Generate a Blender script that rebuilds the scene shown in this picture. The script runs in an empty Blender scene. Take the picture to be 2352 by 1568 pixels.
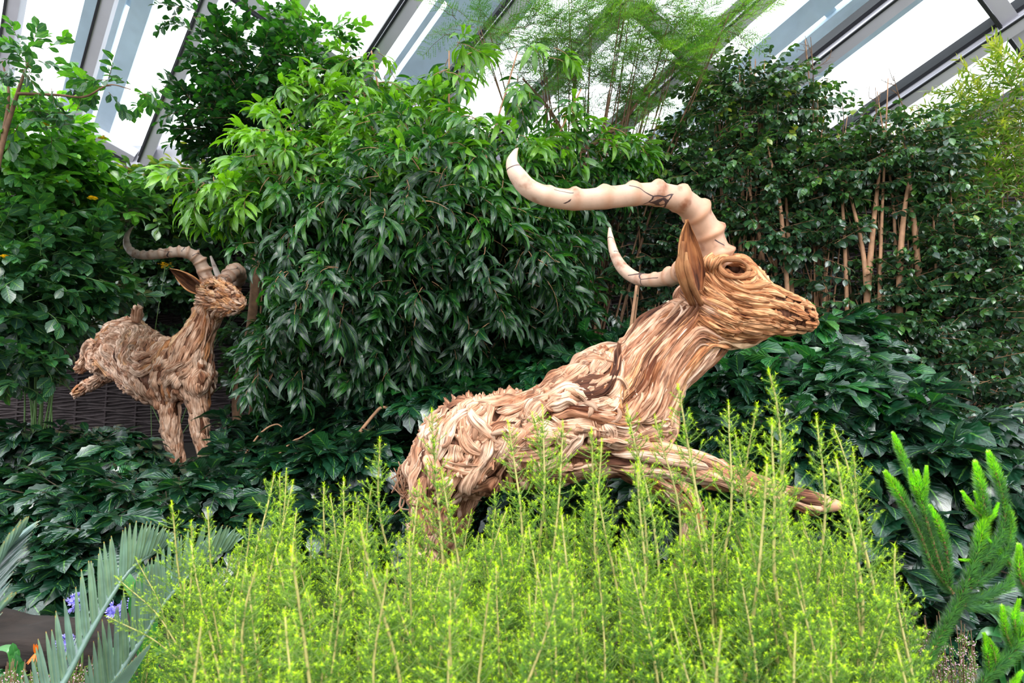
import bpy, math, random
import numpy as np
from mathutils import Vector, Matrix, noise
from mathutils.bvhtree import BVHTree

sc = bpy.context.scene
COL = sc.collection
rnd = random.Random(7)
rng = np.random.default_rng(7)

# ------------------------------------------------------------------ camera
PITCH = math.radians(6.0)
CAM = np.array([0.0, 0.0, 1.5])
FPX = 1568.0
cam_d = bpy.data.cameras.new('camera')
cam_d.sensor_width = 36.0
cam_d.lens = 36.0 * FPX / 2352.0
cam_d.clip_start = 0.05
cam_d.clip_end = 300
cam_d.dof.use_dof = True
cam_d.dof.focus_distance = 3.5
cam_d.dof.aperture_fstop = 5.0
cam = bpy.data.objects.new('camera', cam_d)
COL.objects.link(cam)
cam.location = CAM
cam.rotation_euler = (math.pi / 2 + PITCH, 0, 0)
sc.camera = cam

# ------------------------------------------------------------------ light
sc.view_settings.view_transform = 'Standard'
sc.view_settings.look = 'None'
sc.view_settings.gamma = 1.0
sc.view_settings.exposure = 0.95
world = bpy.data.worlds.new('overcast_sky')
sc.world = world
world.use_nodes = True
bg = world.node_tree.nodes['Background']
bg.inputs['Color'].default_value = (0.93, 0.965, 1.0, 1)
bg.inputs['Strength'].default_value = 1.6
sun_d = bpy.data.lights.new('soft_sun', 'SUN')
sun_d.energy = 2.0
sun_d.angle = math.radians(35)
sun_d.color = (1.0, 0.97, 0.92)
sun = bpy.data.objects.new('soft_sun', sun_d)
COL.objects.link(sun)
sun.rotation_euler = (math.radians(38), math.radians(14), 0)

# ------------------------------------------------------------------ helpers
RIGHT = np.array([1.0, 0, 0])
FWD = np.array([0, math.cos(PITCH), math.sin(PITCH)])
UP = np.array([0, -math.sin(PITCH), math.cos(PITCH)])


def ray(x, y):
    return FWD + (x - 1176) / FPX * RIGHT + (784 - y) / FPX * UP


def at(x, y, d):
    """the place in the garden seen at that point of the photo, d metres away"""
    return CAM + d * ray(x, y)


def nrm(v):
    v = np.asarray(v, float)
    return v / (np.linalg.norm(v) + 1e-12)


def tag(o, label=None, cat=None, group=None, kind=None):
    if label: o['label'] = label
    if cat: o['category'] = cat
    if group: o['group'] = group
    if kind: o['kind'] = kind
    return o


def empty(name, loc, label=None, cat=None, group=None):
    o = bpy.data.objects.new(name, None)
    o.empty_display_size = 0.1
    COL.objects.link(o)
    o.location = loc
    return tag(o, label, cat, group)


def link(name, me, parent=None):
    o = bpy.data.objects.new(name, me)
    COL.objects.link(o)
    if parent is not None:
        o.parent = parent
        o.matrix_parent_inverse = Matrix.Translation(parent.location).inverted()
    return o


class GM:
    """collects vertices, faces, uv, tint and material numbers; build() makes ONE mesh"""
    def __init__(s):
        s.V = []; s.UV = []; s.T = []; s.F = {}; s.n = 0

    def add(s, v, faces, uv=None, tint=0.5, mat=0):
        v = np.asarray(v, float).reshape(-1, 3)
        n = len(v)
        s.V.append(v)
        s.UV.append(np.zeros((n, 2)) if uv is None else np.asarray(uv, float))
        s.T.append(np.full(n, tint) if np.isscalar(tint) else np.asarray(tint, float))
        for f in faces:
            f = np.asarray(f, int)
            if len(f) == 0: continue
            m = np.full(len(f), mat) if np.isscalar(mat) else mat
            s.F.setdefault(f.shape[1], []).append((f + s.n, m))
        s.n += n

    def arrays(s):
        V = np.concatenate(s.V); UV = np.concatenate(s.UV); T = np.concatenate(s.T)
        F = {k: (np.concatenate([a for a, b in l]), np.concatenate([b for a, b in l])) for k, l in s.F.items()}
        return V, UV, T, F

    def build(s, name, mats, parent=None, smooth=True, origin=None):
        V, UV, T, F = s.arrays()
        me = mesh_from(name, V, UV, T, F, mats, smooth, origin)
        o = link(name, me)
        if parent is not None:
            o.parent = parent
            o.matrix_parent_inverse = Matrix.Translation(parent.location).inverted()
        if origin is not None:
            o.location = origin
        return o


def mesh_from(name, V, UV, T, F, mats, smooth=True, origin=None):
    me = bpy.data.meshes.new(name)
    if origin is not None:
        V = V - np.asarray(origin)
    me.vertices.add(len(V))
    me.vertices.foreach_set('co', V.astype(np.float32).ravel())
    loops = []; starts = []; mi = []; c = 0
    for k, (f, m) in F.items():
        loops.append(f.ravel()); starts.append(c + np.arange(len(f)) * k); mi.append(m); c += f.size
    loops = np.concatenate(loops); starts = np.concatenate(starts); mi = np.concatenate(mi)
    me.loops.add(len(loops))
    me.loops.foreach_set('vertex_index', loops.astype(np.int32))
    me.polygons.add(len(starts))
    me.polygons.foreach_set('loop_start', starts.astype(np.int32))
    me.polygons.foreach_set('material_index', mi.astype(np.int32))
    me.polygons.foreach_set('use_smooth', np.full(len(starts), smooth))
    ul = me.uv_layers.new(name='UVMap')
    ul.data.foreach_set('uv', UV[loops].astype(np.float32).ravel())
    at_ = me.attributes.new('tint', 'FLOAT', 'POINT')
    at_.data.foreach_set('value', T.astype(np.float32))
    for m in mats: me.materials.append(m)
    me.update(calc_edges=True)
    return me


def frames(P):
    """rotation minimising frames along a polyline"""
    P = np.asarray(P, float)
    T = np.gradient(P, axis=0)
    T /= np.linalg.norm(T, axis=1)[:, None] + 1e-12
    a = np.array([0, 0, 1.0]) if abs(T[0][2]) < 0.9 else np.array([1.0, 0, 0])
    N = nrm(a - T[0] * (a @ T[0]))
    Ns = [N]
    for i in range(1, len(P)):
        N = Ns[-1] - T[i] * (Ns[-1] @ T[i])
        Ns.append(nrm(N))
    Ns = np.array(Ns)
    B = np.cross(T, Ns)
    return T, Ns, B


def spline(P, n):
    """Catmull-Rom through the rows of P (any number of columns), n samples"""
    P = np.asarray(P, float)
    Q = np.vstack([2 * P[0] - P[1], P, 2 * P[-1] - P[-2]])
    t = np.linspace(0, len(P) - 1 - 1e-6, n)
    i = t.astype(int); f = (t - i)[:, None]
    a, b, c, d = Q[i], Q[i + 1], Q[i + 2], Q[i + 3]
    return 0.5 * (2 * b + (c - a) * f + (2 * a - 5 * b + 4 * c - d) * f ** 2 + (3 * b - a - 3 * c + d) * f ** 3)


def tube(gm, P, R, k=6, mat=0, tint=0.5, cap=True):
    P = np.asarray(P, float); n = len(P)
    R = np.full(n, R) if np.isscalar(R) else np.asarray(R, float)
    T, N, B = frames(P)
    a = np.linspace(0, 2 * np.pi, k, endpoint=False)
    V = (P[:, None] + R[:, None, None] * (np.cos(a)[None, :, None] * N[:, None] + np.sin(a)[None, :, None] * B[:, None])).reshape(-1, 3)
    L = np.concatenate([[0], np.cumsum(np.linalg.norm(np.diff(P, axis=0), axis=1))])
    uv = np.stack([np.tile(a / (2 * np.pi), n), np.repeat(L, k)], 1)
    i = np.arange(n - 1)[:, None] * k; j = np.arange(k)[None]; j2 = (j + 1) % k
    q = np.stack([i + j, i + j2, i + k + j2, i + k + j], -1).reshape(-1, 4)
    fs = [q]
    if cap:
        fs.append(np.array([list(range(k))[::-1], [(n - 1) * k + x for x in range(k)]]))
    gm.add(V, fs, uv, tint, mat)


def box(gm, c, ax, ay, az, mat=0, tint=0.5):
    """box from a centre and three half-axis vectors"""
    s = np.array([[-1, -1, -1], [1, -1, -1], [1, 1, -1], [-1, 1, -1], [-1, -1, 1], [1, -1, 1], [1, 1, 1], [-1, 1, 1]])
    V = np.asarray(c) + s @ np.array([ax, ay, az])
    F = [[0, 3, 2, 1], [4, 5, 6, 7], [0, 1, 5, 4], [1, 2, 6, 5], [2, 3, 7, 6], [3, 0, 4, 7]]
    gm.add(V, [F], s[:, :2] * 0.5 + 0.5, tint, mat)


# ------------------------------------------------------------------ materials
def new_mat(name):
    m = bpy.data.materials.new(name)
    m.use_nodes = True
    nt = m.node_tree
    return m, nt, nt.nodes['Principled BSDF']


def N(nt, t, **kw):
    n = nt.nodes.new(t)
    for k, v in kw.items():
        setattr(n, k, v)
    return n


def ramp(nt, stops, fac=None):
    r = N(nt, 'ShaderNodeValToRGB')
    e = r.color_ramp.elements
    while len(e) < len(stops): e.new(0.5)
    for x, (p, c) in zip(e, stops):
        x.position = p; x.color = tuple(c) + (1,) if len(c) == 3 else c
    if fac is not None: nt.links.new(fac, r.inputs['Fac'])
    return r


def srgb(r, g, b):
    f = lambda c: ((c / 255 + 0.055) / 1.055) ** 2.4 if c > 10 else c / 255 / 12.92
    return (f(r), f(g), f(b))


def leaf_mat(name, stops, rough=0.3, trans=0.25, vein=0.5, spec=0.5, back=None, vein_n=7.0, coat=0.5):
    m, nt, p = new_mat(name)
    a = N(nt, 'ShaderNodeAttribute', attribute_name='tint')
    r = ramp(nt, stops, a.outputs['Fac'])
    L = nt.links.new
    uv = N(nt, 'ShaderNodeUVMap')
    sep = N(nt, 'ShaderNodeSeparateXYZ'); L(uv.outputs[0], sep.inputs[0])
    # |u-0.5| -> midrib, herringbone veins
    s1 = N(nt, 'ShaderNodeMath', operation='SUBTRACT'); L(sep.outputs['X'], s1.inputs[0]); s1.inputs[1].default_value = 0.5
    ab = N(nt, 'ShaderNodeMath', operation='ABSOLUTE'); L(s1.outputs[0], ab.inputs[0])
    mid = N(nt, 'ShaderNodeMath', operation='LESS_THAN'); L(ab.outputs[0], mid.inputs[0]); mid.inputs[1].default_value = 0.035
    sh = N(nt, 'ShaderNodeMath', operation='MULTIPLY_ADD'); L(ab.outputs[0], sh.inputs[0]); sh.inputs[1].default_value = -0.55; L(sep.outputs['Y'], sh.inputs[2])
    sn = N(nt, 'ShaderNodeMath', operation='MULTIPLY'); L(sh.outputs[0], sn.inputs[0]); sn.inputs[1].default_value = vein_n * 6.283
    si = N(nt, 'ShaderNodeMath', operation='SINE'); L(sn.outputs[0], si.inputs[0])
    nz = N(nt, 'ShaderNodeTexNoise'); nz.inputs['Scale'].default_value = 25.0
    geo = N(nt, 'ShaderNodeNewGeometry'); L(geo.outputs['Position'], nz.inputs['Vector'])
    mixc = N(nt, 'ShaderNodeMix', data_type='RGBA', blend_type='MULTIPLY'); mixc.inputs['Factor'].default_value = 0.5
    L(r.outputs[0], mixc.inputs['A'])
    r2 = ramp(nt, [(0.3, (0.6, 0.6, 0.6)), (0.7, (1.4, 1.4, 1.4))], nz.outputs['Fac']); L(r2.outputs[0], mixc.inputs['B'])
    light = N(nt, 'ShaderNodeMix', data_type='RGBA', blend_type='MIX')
    mf = N(nt, 'ShaderNodeMath', operation='MULTIPLY'); L(mid.outputs[0], mf.inputs[0]); mf.inputs[1].default_value = 0.35 * vein
    L(mf.outputs[0], light.inputs['Factor']); L(mixc.outputs['Result'], light.inputs['A'])
    light.inputs['B'].default_value = tuple(min(1, c * 2.2 + 0.02) for c in stops[-1][1][:3]) + (1,)
    colour = light.outputs['Result']
    L(colour, p.inputs['Base Color'])
    p.inputs['Roughness'].default_value = rough
    p.inputs['Specular IOR Level'].default_value = spec
    p.inputs['Coat Weight'].default_value = coat
    p.inputs['Coat IOR'].default_value = 1.75
    p.inputs['Coat Roughness'].default_value = 0.27
    p.inputs['Coat Tint'].default_value = (0.85, 0.93, 1.0, 1)
    bump = N(nt, 'ShaderNodeBump'); bump.inputs['Strength'].default_value = vein * 0.6; bump.inputs['Distance'].default_value = 0.004
    L(si.outputs[0], bump.inputs['Height']); L(bump.outputs[0], p.inputs['Normal'])
    tr = N(nt, 'ShaderNodeBsdfTranslucent')
    tc = N(nt, 'ShaderNodeMix', data_type='RGBA', blend_type='MULTIPLY'); tc.inputs['Factor'].default_value = 1.0
    L(colour, tc.inputs['A']); tc.inputs['B'].default_value = (2.0, 2.2, 0.7, 1)
    L(tc.outputs['Result'], tr.inputs['Color'])
    mx = N(nt, 'ShaderNodeMixShader'); mx.inputs[0].default_value = trans
    L(p.outputs[0], mx.inputs[1]); L(tr.outputs[0], mx.inputs[2])
    L(mx.outputs[0], nt.nodes['Material Output'].inputs['Surface'])
    return m


def plain(name, col, rough=0.6, var=0.25, scale=8.0, bump=0.0, metal=0.0, stretch=None, spec=0.5):
    m, nt, p = new_mat(name)
    L = nt.links.new
    tc = N(nt, 'ShaderNodeTexCoord')
    nz = N(nt, 'ShaderNodeTexNoise'); nz.inputs['Scale'].default_value = scale; nz.inputs['Detail'].default_value = 6
    if stretch:
        mp = N(nt, 'ShaderNodeMapping'); mp.inputs['Scale'].default_value = stretch
        L(tc.outputs['Object'], mp.inputs[0]); L(mp.outputs[0], nz.inputs['Vector'])
    else:
        L(tc.outputs['Object'], nz.inputs['Vector'])
    c0 = tuple(max(0, c * (1 - var)) for c in col); c1 = tuple(min(1, c * (1 + var)) for c in col)
    r = ramp(nt, [(0.3, c0), (0.7, c1)], nz.outputs['Fac'])
    L(r.outputs[0], p.inputs['Base Color'])
    p.inputs['Roughness'].default_value = rough
    p.inputs['Metallic'].default_value = metal
    p.inputs['Specular IOR Level'].default_value = spec
    if bump:
        b = N(nt, 'ShaderNodeBump'); b.inputs['Strength'].default_value = bump; b.inputs['Distance'].default_value = 0.01
        L(nz.outputs['Fac'], b.inputs['Height']); L(b.outputs[0], p.inputs['Normal'])
    return m


def wood_mat(name, stops, grain=1.0, rough=0.75):
    """driftwood: colour by piece, grain running along each piece"""
    m, nt, p = new_mat(name)
    L = nt.links.new
    a = N(nt, 'ShaderNodeAttribute', attribute_name='tint')
    r = ramp(nt, stops, a.outputs['Fac'])
    uv = N(nt, 'ShaderNodeUVMap')
    mp = N(nt, 'ShaderNodeMapping'); mp.inputs['Scale'].default_value = (170, 9, 1)
    L(uv.outputs[0], mp.inputs[0])
    g = N(nt, 'ShaderNodeTexNoise'); g.inputs['Scale'].default_value = 1.0; g.inputs['Detail'].default_value = 5; g.inputs['Distortion'].default_value = 0.6
    L(mp.outputs[0], g.inputs['Vector'])
    geo = N(nt, 'ShaderNodeTexCoord')
    n2 = N(nt, 'ShaderNodeTexNoise'); n2.inputs['Scale'].default_value = 14; n2.inputs['Detail'].default_value = 4
    L(geo.outputs['Object'], n2.inputs['Vector'])
    rg = ramp(nt, [(0.38, (0.16, 0.09, 0.06)), (0.48, (0.70, 0.60, 0.53)), (0.58, (1.1, 1.09, 1.08))], g.outputs['Fac'])
    r2 = ramp(nt, [(0.35, (0.72, 0.58, 0.48)), (0.55, (1.0, 1.0, 1.0)), (0.75, (1.15, 1.17, 1.2))], n2.outputs['Fac'])
    m1 = N(nt, 'ShaderNodeMix', data_type='RGBA', blend_type='MULTIPLY'); m1.inputs['Factor'].default_value = 0.8 * grain
    L(r.outputs[0], m1.inputs['A']); L(rg.outputs[0], m1.inputs['B'])
    m2 = N(nt, 'ShaderNodeMix', data_type='RGBA', blend_type='MULTIPLY'); m2.inputs['Factor'].default_value = 0.8
    L(m1.outputs['Result'], m2.inputs['A']); L(r2.outputs[0], m2.inputs['B'])
    L(m2.outputs['Result'], p.inputs['Base Color'])
    p.inputs['Roughness'].default_value = rough
    p.inputs['Specular IOR Level'].default_value = 0.3
    ad = N(nt, 'ShaderNodeMath', operation='MULTIPLY_ADD'); L(n2.outputs['Fac'], ad.inputs[0]); ad.inputs[1].default_value = 0.6; L(g.outputs['Fac'], ad.inputs[2])
    b = N(nt, 'ShaderNodeBump'); b.inputs['Strength'].default_value = 0.8; b.inputs['Distance'].default_value = 0.004
    L(ad.outputs[0], b.inputs['Height']); L(b.outputs[0], p.inputs['Normal'])
    return m


def horn_mat(name, base, dark):
    m, nt, p = new_mat(name)
    L = nt.links.new
    tc = N(nt, 'ShaderNodeTexCoord')
    n1 = N(nt, 'ShaderNodeTexNoise'); n1.inputs['Scale'].default_value = 13; n1.inputs['Detail'].default_value = 5
    L(tc.outputs['Object'], n1.inputs['Vector'])
    a = N(nt, 'ShaderNodeAttribute', attribute_name='tint')
    r1 = ramp(nt, [(0.30, (base[0] * .55, base[1] * .38, base[2] * .3)), (0.46, base), (0.75, tuple(min(1, c * 1.2) for c in base))], n1.outputs['Fac'])
    # paler bone towards the tip, reddish stain towards the root and on ridges
    st = N(nt, 'ShaderNodeMix', data_type='RGBA', blend_type='MULTIPLY')
    L(a.outputs['Fac'], st.inputs['Factor']); L(r1.outputs[0], st.inputs['A']); st.inputs['B'].default_value = (0.86, 0.62, 0.47, 1)
    # black cracks
    mp = N(nt, 'ShaderNodeMapping'); mp.inputs['Scale'].default_value = (3.5, 10, 10)
    L(tc.outputs['Object'], mp.inputs[0])
    v = N(nt, 'ShaderNodeTexVoronoi', feature='DISTANCE_TO_EDGE'); v.inputs['Scale'].default_value = 0.9
    nv = N(nt, 'ShaderNodeMix', data_type='VECTOR'); nv.inputs['Factor'].default_value = 0.25
    L(mp.outputs[0], nv.inputs['A']); n3 = N(nt, 'ShaderNodeTexNoise'); n3.inputs['Scale'].default_value = 4; L(tc.outputs['Object'], n3.inputs['Vector'])
    L(n3.outputs['Color'], nv.inputs['B']); L(nv.outputs['Result'], v.inputs['Vector'])
    lt = N(nt, 'ShaderNodeMath', operation='LESS_THAN'); L(v.outputs['Distance'], lt.inputs[0]); lt.inputs[1].default_value = 0.013
    gt = N(nt, 'ShaderNodeMath', operation='GREATER_THAN'); L(n3.outputs['Fac'], gt.inputs[0]); gt.inputs[1].default_value = 0.52
    mu = N(nt, 'ShaderNodeMath', operation='MULTIPLY'); L(lt.outputs[0], mu.inputs[0]); L(gt.outputs[0], mu.inputs[1])
    mx = N(nt, 'ShaderNodeMix', data_type='RGBA'); L(mu.outputs[0], mx.inputs['Factor']); L(st.outputs['Result'], mx.inputs['A']); mx.inputs['B'].default_value = tuple(dark) + (1,)
    L(mx.outputs['Result'], p.inputs['Base Color'])
    p.inputs['Roughness'].default_value = 0.5
    b = N(nt, 'ShaderNodeBump'); b.inputs['Strength'].default_value = 0.5; b.inputs['Distance'].default_value = 0.004
    L(n1.outputs['Fac'], b.inputs['Height']); L(b.outputs[0], p.inputs['Normal'])
    return m


G = srgb
M = {}
M['glossy_dark'] = leaf_mat('glossy_dark_leaf', [(0.0, G(10, 36, 26)), (0.55, G(24, 68, 42)), (0.85, G(44, 116, 44)), (1.0, G(100, 150, 50))], rough=0.28, trans=0.13, vein=0.9, spec=0.6, coat=0.9)
M['lance'] = leaf_mat('lance_leaf', [(0.0, G(16, 50, 30)), (0.45, G(26, 70, 36)), (0.72, G(50, 108, 30)), (1.0, G(120, 172, 32))], rough=0.3, trans=0.24, vein=0.7, spec=0.5, vein_n=9)
M['round'] = leaf_mat('round_leaf', [(0.0, G(28, 62, 50)), (0.5, G(50, 100, 52)), (0.8, G(88, 150, 40)), (1.0, G(140, 195, 50))], rough=0.36, trans=0.26, vein=0.5, coat=0.7)
M['small'] = leaf_mat('small_leaf', [(0.0, G(28, 58, 44)), (0.5, G(52, 90, 50)), (0.8, G(84, 132, 48)), (1.0, G(190, 190, 60))], rough=0.3, trans=0.16, vein=0.2, spec=0.6, coat=0.9)
M['tree_dark'] = leaf_mat('dark_tree_leaf', [(0.0, G(12, 38, 24)), (0.5, G(26, 72, 28)), (0.8, G(60, 125, 30)), (1.0, G(120, 180, 50))], rough=0.35, trans=0.25, vein=0.2)
M['feather'] = leaf_mat('feathery_leaf', [(0.0, G(38, 80, 30)), (0.6, G(80, 130, 45)), (1.0, G(150, 190, 60))], rough=0.5, trans=0.35, vein=0.0)
M['thin'] = leaf_mat('thin_olive_leaf', [(0.0, G(45, 78, 28)), (0.6, G(100, 135, 45)), (1.0, G(185, 185, 75))], rough=0.4, trans=0.35, vein=0.2)
M['needle'] = leaf_mat('heath_needle', [(0.0, G(12, 52, 34)), (0.35, G(42, 98, 44)), (0.7, G(112, 158, 42)), (1.0, G(200, 228, 24))], rough=0.55, trans=0.2, vein=0.0, coat=0.0)
M['cycad'] = leaf_mat('cycad_leaflet', [(0.0, G(104, 130, 128)), (0.6, G(106, 134, 112)), (0.92, G(124, 146, 108)), (1.0, G(205, 150, 60))], rough=0.5, trans=0.06, vein=0.3, vein_n=0.01)
M['monkey'] = leaf_mat('blue_green_needle', [(0.0, G(44, 92, 72)), (0.5, G(108, 156, 110)), (0.8, G(124, 184, 64)), (1.0, G(176, 222, 50))], rough=0.45, trans=0.3, vein=0.0)
M['strap'] = leaf_mat('strap_leaf', [(0.0, G(22, 72, 36)), (0.6, G(44, 108, 48)), (1.0, G(84, 150, 64))], rough=0.35, trans=0.2, vein=0.3, vein_n=0.01)
M['stem_tan'] = plain('tan_stem', G(168, 126, 94), 0.7, 0.25, 20, 0.4)
M['stem_green'] = plain('green_stem', G(95, 130, 70), 0.6, 0.2, 15)
M['stem_pale'] = plain('pale_shoot_stem', G(168, 158, 96), 0.6, 0.15, 15)
M['stem_lime'] = plain('lime_branchlet', G(112, 136, 62), 0.6, 0.15, 15)
M['bark'] = plain('grey_brown_bark', G(112, 84, 62), 0.85, 0.35, 18, 0.6)
M['twig'] = plain('dark_twig', G(62, 50, 36), 0.8, 0.3, 20)
M['soil'] = plain('dark_soil', G(38, 30, 24), 0.95, 0.5, 12, 1.0)
M['weave'] = plain('woven_willow', G(50, 40, 42), 0.8, 0.5, 9, 0.6, stretch=(2, 8, 20))
M['rock'] = plain('dark_log', G(32, 24, 20), 0.9, 0.5, 5, 1.0, stretch=(1, 3, 8))
M['frame'] = plain('painted_steel', G(200, 197, 208), 0.45, 0.05, 3, 0)
M['gasket'] = plain('dark_gasket', G(40, 40, 46), 0.5, 0.1)
M['ext'] = plain('weathered_steel_rib', G(205, 222, 236), 0.55, 0.12, 2.2, 0, stretch=(1, 1, 1))
M['fascia'] = plain('reddish_fascia', G(122, 74, 76), 0.6, 0.08, 4)
M['wood1'] = wood_mat('driftwood_body', [(0.0, G(88, 52, 36)), (0.28, G(184, 134, 104)), (0.6, G(214, 172, 144)), (1.0, G(230, 200, 178))])  # darkest stop deepens the shade painted into the strand gaps
M['wood2'] = wood_mat('driftwood_head', [(0.0, G(120, 66, 38)), (0.35, G(206, 146, 100)), (0.8, G(224, 176, 132)), (1.0, G(236, 200, 162))])
M['woodin'] = wood_mat('driftwood_hollow', [(0.0, G(66, 38, 22)), (1.0, G(110, 70, 42))])
M['ear'] = wood_mat('driftwood_ear', [(0.0, G(120, 76, 46)), (0.5, G(192, 136, 88)), (1.0, G(220, 172, 122))])
M['ear_in'] = wood_mat('driftwood_ear_hollow', [(0.0, G(84, 48, 26)), (0.5, G(140, 86, 50)), (1.0, G(176, 116, 70))])
M['horn'] = horn_mat('pale_horn_wood', G(198, 168, 148), G(70, 50, 48))
M['horn2'] = horn_mat('grey_horn_wood', G(176, 160, 150), G(60, 48, 50))
M['yellow'] = plain('yellow_petal', G(245, 205, 20), 0.5, 0.15)
M['purple'] = plain('lilac_petal', G(150, 145, 225), 0.5, 0.15)
M['pink'] = plain('pink_petal', G(225, 180, 200), 0.5, 0.15)
M['orange'] = plain('orange_petal', G(225, 110, 20), 0.5, 0.15)


def glass_mat():
    m, nt, p = new_mat('roof_glass')
    nt.nodes.remove(p)
    L = nt.links.new
    t = N(nt, 'ShaderNodeBsdfTransparent'); t.inputs[0].default_value = (0.95, 0.975, 0.97, 1)
    g = N(nt, 'ShaderNodeBsdfGlossy'); g.inputs['Roughness'].default_value = 0.02
    d = N(nt, 'ShaderNodeBsdfDiffuse'); d.inputs[0].default_value = (0.75, 0.8, 0.85, 1)
    tc = N(nt, 'ShaderNodeTexCoord'); nz = N(nt, 'ShaderNodeTexNoise'); nz.inputs['Scale'].default_value = 1.2
    mp = N(nt, 'ShaderNodeMapping'); mp.inputs['Scale'].default_value = (3, 3, 0.6); L(tc.outputs['Object'], mp.inputs[0]); L(mp.outputs[0], nz.inputs[0])
    r = ramp(nt, [(0.5, (0, 0, 0)), (0.9, (0.12, 0.12, 0.12))], nz.outputs['Fac'])
    a = N(nt, 'ShaderNodeMixShader'); a.inputs[0].default_value = 0.04; L(t.outputs[0], a.inputs[1]); L(g.outputs[0], a.inputs[2])
    b = N(nt, 'ShaderNodeMixShader'); L(r.outputs[0], b.inputs[0]); L(a.outputs[0], b.inputs[1]); L(d.outputs[0], b.inputs[2])
    L(b.outputs[0], nt.nodes['Material Output'].inputs['Surface'])
    return m


M['glass'] = glass_mat()

# ------------------------------------------------------------------ ground
def ground_z(x, y):
    t = np.clip((y - 2.2) / 6.0, 0, 1)
    return 0.28 + 0.85 * t * t * (3 - 2 * t)


gx = np.linspace(-16, 16, 90); gy = np.linspace(-14, 16, 90)
X, Y = np.meshgrid(gx, gy)
Z = ground_z(X, Y) + 0.04 * np.sin(3.1 * X + 1.3 * Y) * np.cos(2.3 * Y - X)
Z[Y < 0.6] = 0.0
n = 90
ii = (np.arange(n - 1)[:, None] * n + np.arange(n - 1)[None]).ravel()
g = GM(); g.add(np.stack([X, Y, Z], -1).reshape(-1, 3), [np.stack([ii, ii + 1, ii + n + 1, ii + n], 1)])
tag(g.build('floor', [M['soil']]), kind='structure')

# ------------------------------------------------------------------ roof
d1 = nrm(ray(-250, 1800)); d2 = ray(4000, 2450); d2 = nrm(d2 - d1 * (d1 @ d2))
rn = np.cross(d1, d2)            # points down into the room
if rn[2] > 0: rn = -rn
R0 = CAM + 9.3 * ray(345, 352)


def on_roof(x, y):
    d = ray(x, y)
    return CAM + d * (((R0 - CAM) @ rn) / (d @ rn))


wA = on_roof(345, 360); wB = on_roof(1900, 352)
wdir = (wB - wA); wdir[2] = 0; wdir = nrm(wdir)
wn = np.array([wdir[1], -wdir[0], 0])      # towards the room
if wn[1] > 0: wn = -wn


def roof_z(x, y):
    return R0[2] - ((x - R0[0]) * rn[0] + (y - R0[1]) * rn[1]) / rn[2]


def wall_pt(s, z=None):
    p = wA + wdir * s
    p = p.copy(); p[2] = roof_z(p[0], p[1]) if z is None else z
    return p


def hit_wall(o, e=-0.05):
    """distance along d1 from o to the wall"""
    return ((wA - o) @ wn) / (d1 @ wn) + e


def beam(gm, a, b, wdt, dep, mat, off=0.0, side=None):
    """bar between a and b; wdt across the roof, dep below it, off = start below the glass"""
    t = nrm(b - a); s = nrm(np.cross(t, rn)) if side is None else side
    c = (a + b) / 2 + rn * (off + dep / 2)
    box(gm, c, (b - a) / 2, s * wdt / 2, rn * dep / 2, mat)


roof_root = tag(empty('ceiling', R0), kind='structure')
UPLEN = 16.0
offs = [-3.45, -2.6, -1.75, -0.9, 0.0, 0.78, 1.69, 2.53, 3.38, 4.33, 5.28, 6.28, 7.2, 8.1]
for i, o2 in enumerate(offs):
    o = R0 + d2 * o2
    tl = hit_wall(o)
    a = o + d1 * tl; b = o - d1 * UPLEN
    gm = GM()
    beam(gm, a, b, 0.11, 0.19, 0, 0.0)
    beam(gm, a, b, 0.15, 0.025, 0, 0.19)
    s = nrm(np.cross(d1, rn))
    s = s if s @ d2 < 0 else -s
    box(gm, (a + b) / 2 + rn * 0.05 + s * 0.085, (b - a) / 2, s * 0.02, rn * 0.07, 1)
    box(gm, (a + b) / 2 + rn * 0.205 + s * 0.06, (b - a) / 2, s * 0.012, rn * 0.022, 1)
    gm.build('rafter', [M['frame'], M['gasket']], roof_root, smooth=False)
for o1 in (0.12, -3.1, -5.75, -7.95, -10.5, -13.2):
    o = R0 + d1 * o1
    a = o - d2 * 3.6; b = o + d2 * 8.4
    # stop at the wall
    for nm in (0, 1):
        q = (a, b)[nm]
        if (q - wA) @ wn < 0.05:
            den = (d2 @ wn)
            q2 = o + d2 * (((wA - o) @ wn - 0.05 * -1) / den)
            if nm == 0: a = q2
            else: b = q2
    gm = GM()
    beam(gm, a, b, 0.14, 0.15, 0, 0.0)
    s = nrm(np.cross(d2, rn)); s = s if s @ d1 > 0 else -s
    box(gm, (a + b) / 2 + rn * 0.1 + s * 0.09, (b - a) / 2, s * 0.015, rn * 0.1, 1)
    gm.build('purlin', [M['frame'], M['gasket']], roof_root, smooth=False)
gm = GM()
for i in range(len(offs) - 1):
    a = R0 + d2 * (offs[i] + 0.06); b = R0 + d2 * (offs[i + 1] - 0.06)
    ta = hit_wall(a, 0.0); tb = hit_wall(b, 0.0)
    c = [a + d1 * ta, b + d1 * tb, b - d1 * UPLEN, a - d1 * UPLEN]
    c = [x - rn * 0.0 for x in c]
    gm.add(c + [x - rn * 0.02 for x in c], [[[0, 1, 2, 3], [7, 6, 5, 4], [0, 4, 5, 1], [1, 5, 6, 2], [2, 6, 7, 3], [3, 7, 4, 0]]])
gm.build('glass_pane', [M['glass']], roof_root, smooth=False)

# outside ribs carrying the roof (seen through the glass)
def on_plane(x, y, up):
    d = ray(x, y); q = R0 - rn * up
    return CAM + d * (((q - CAM) @ rn) / (d @ rn))


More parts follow.
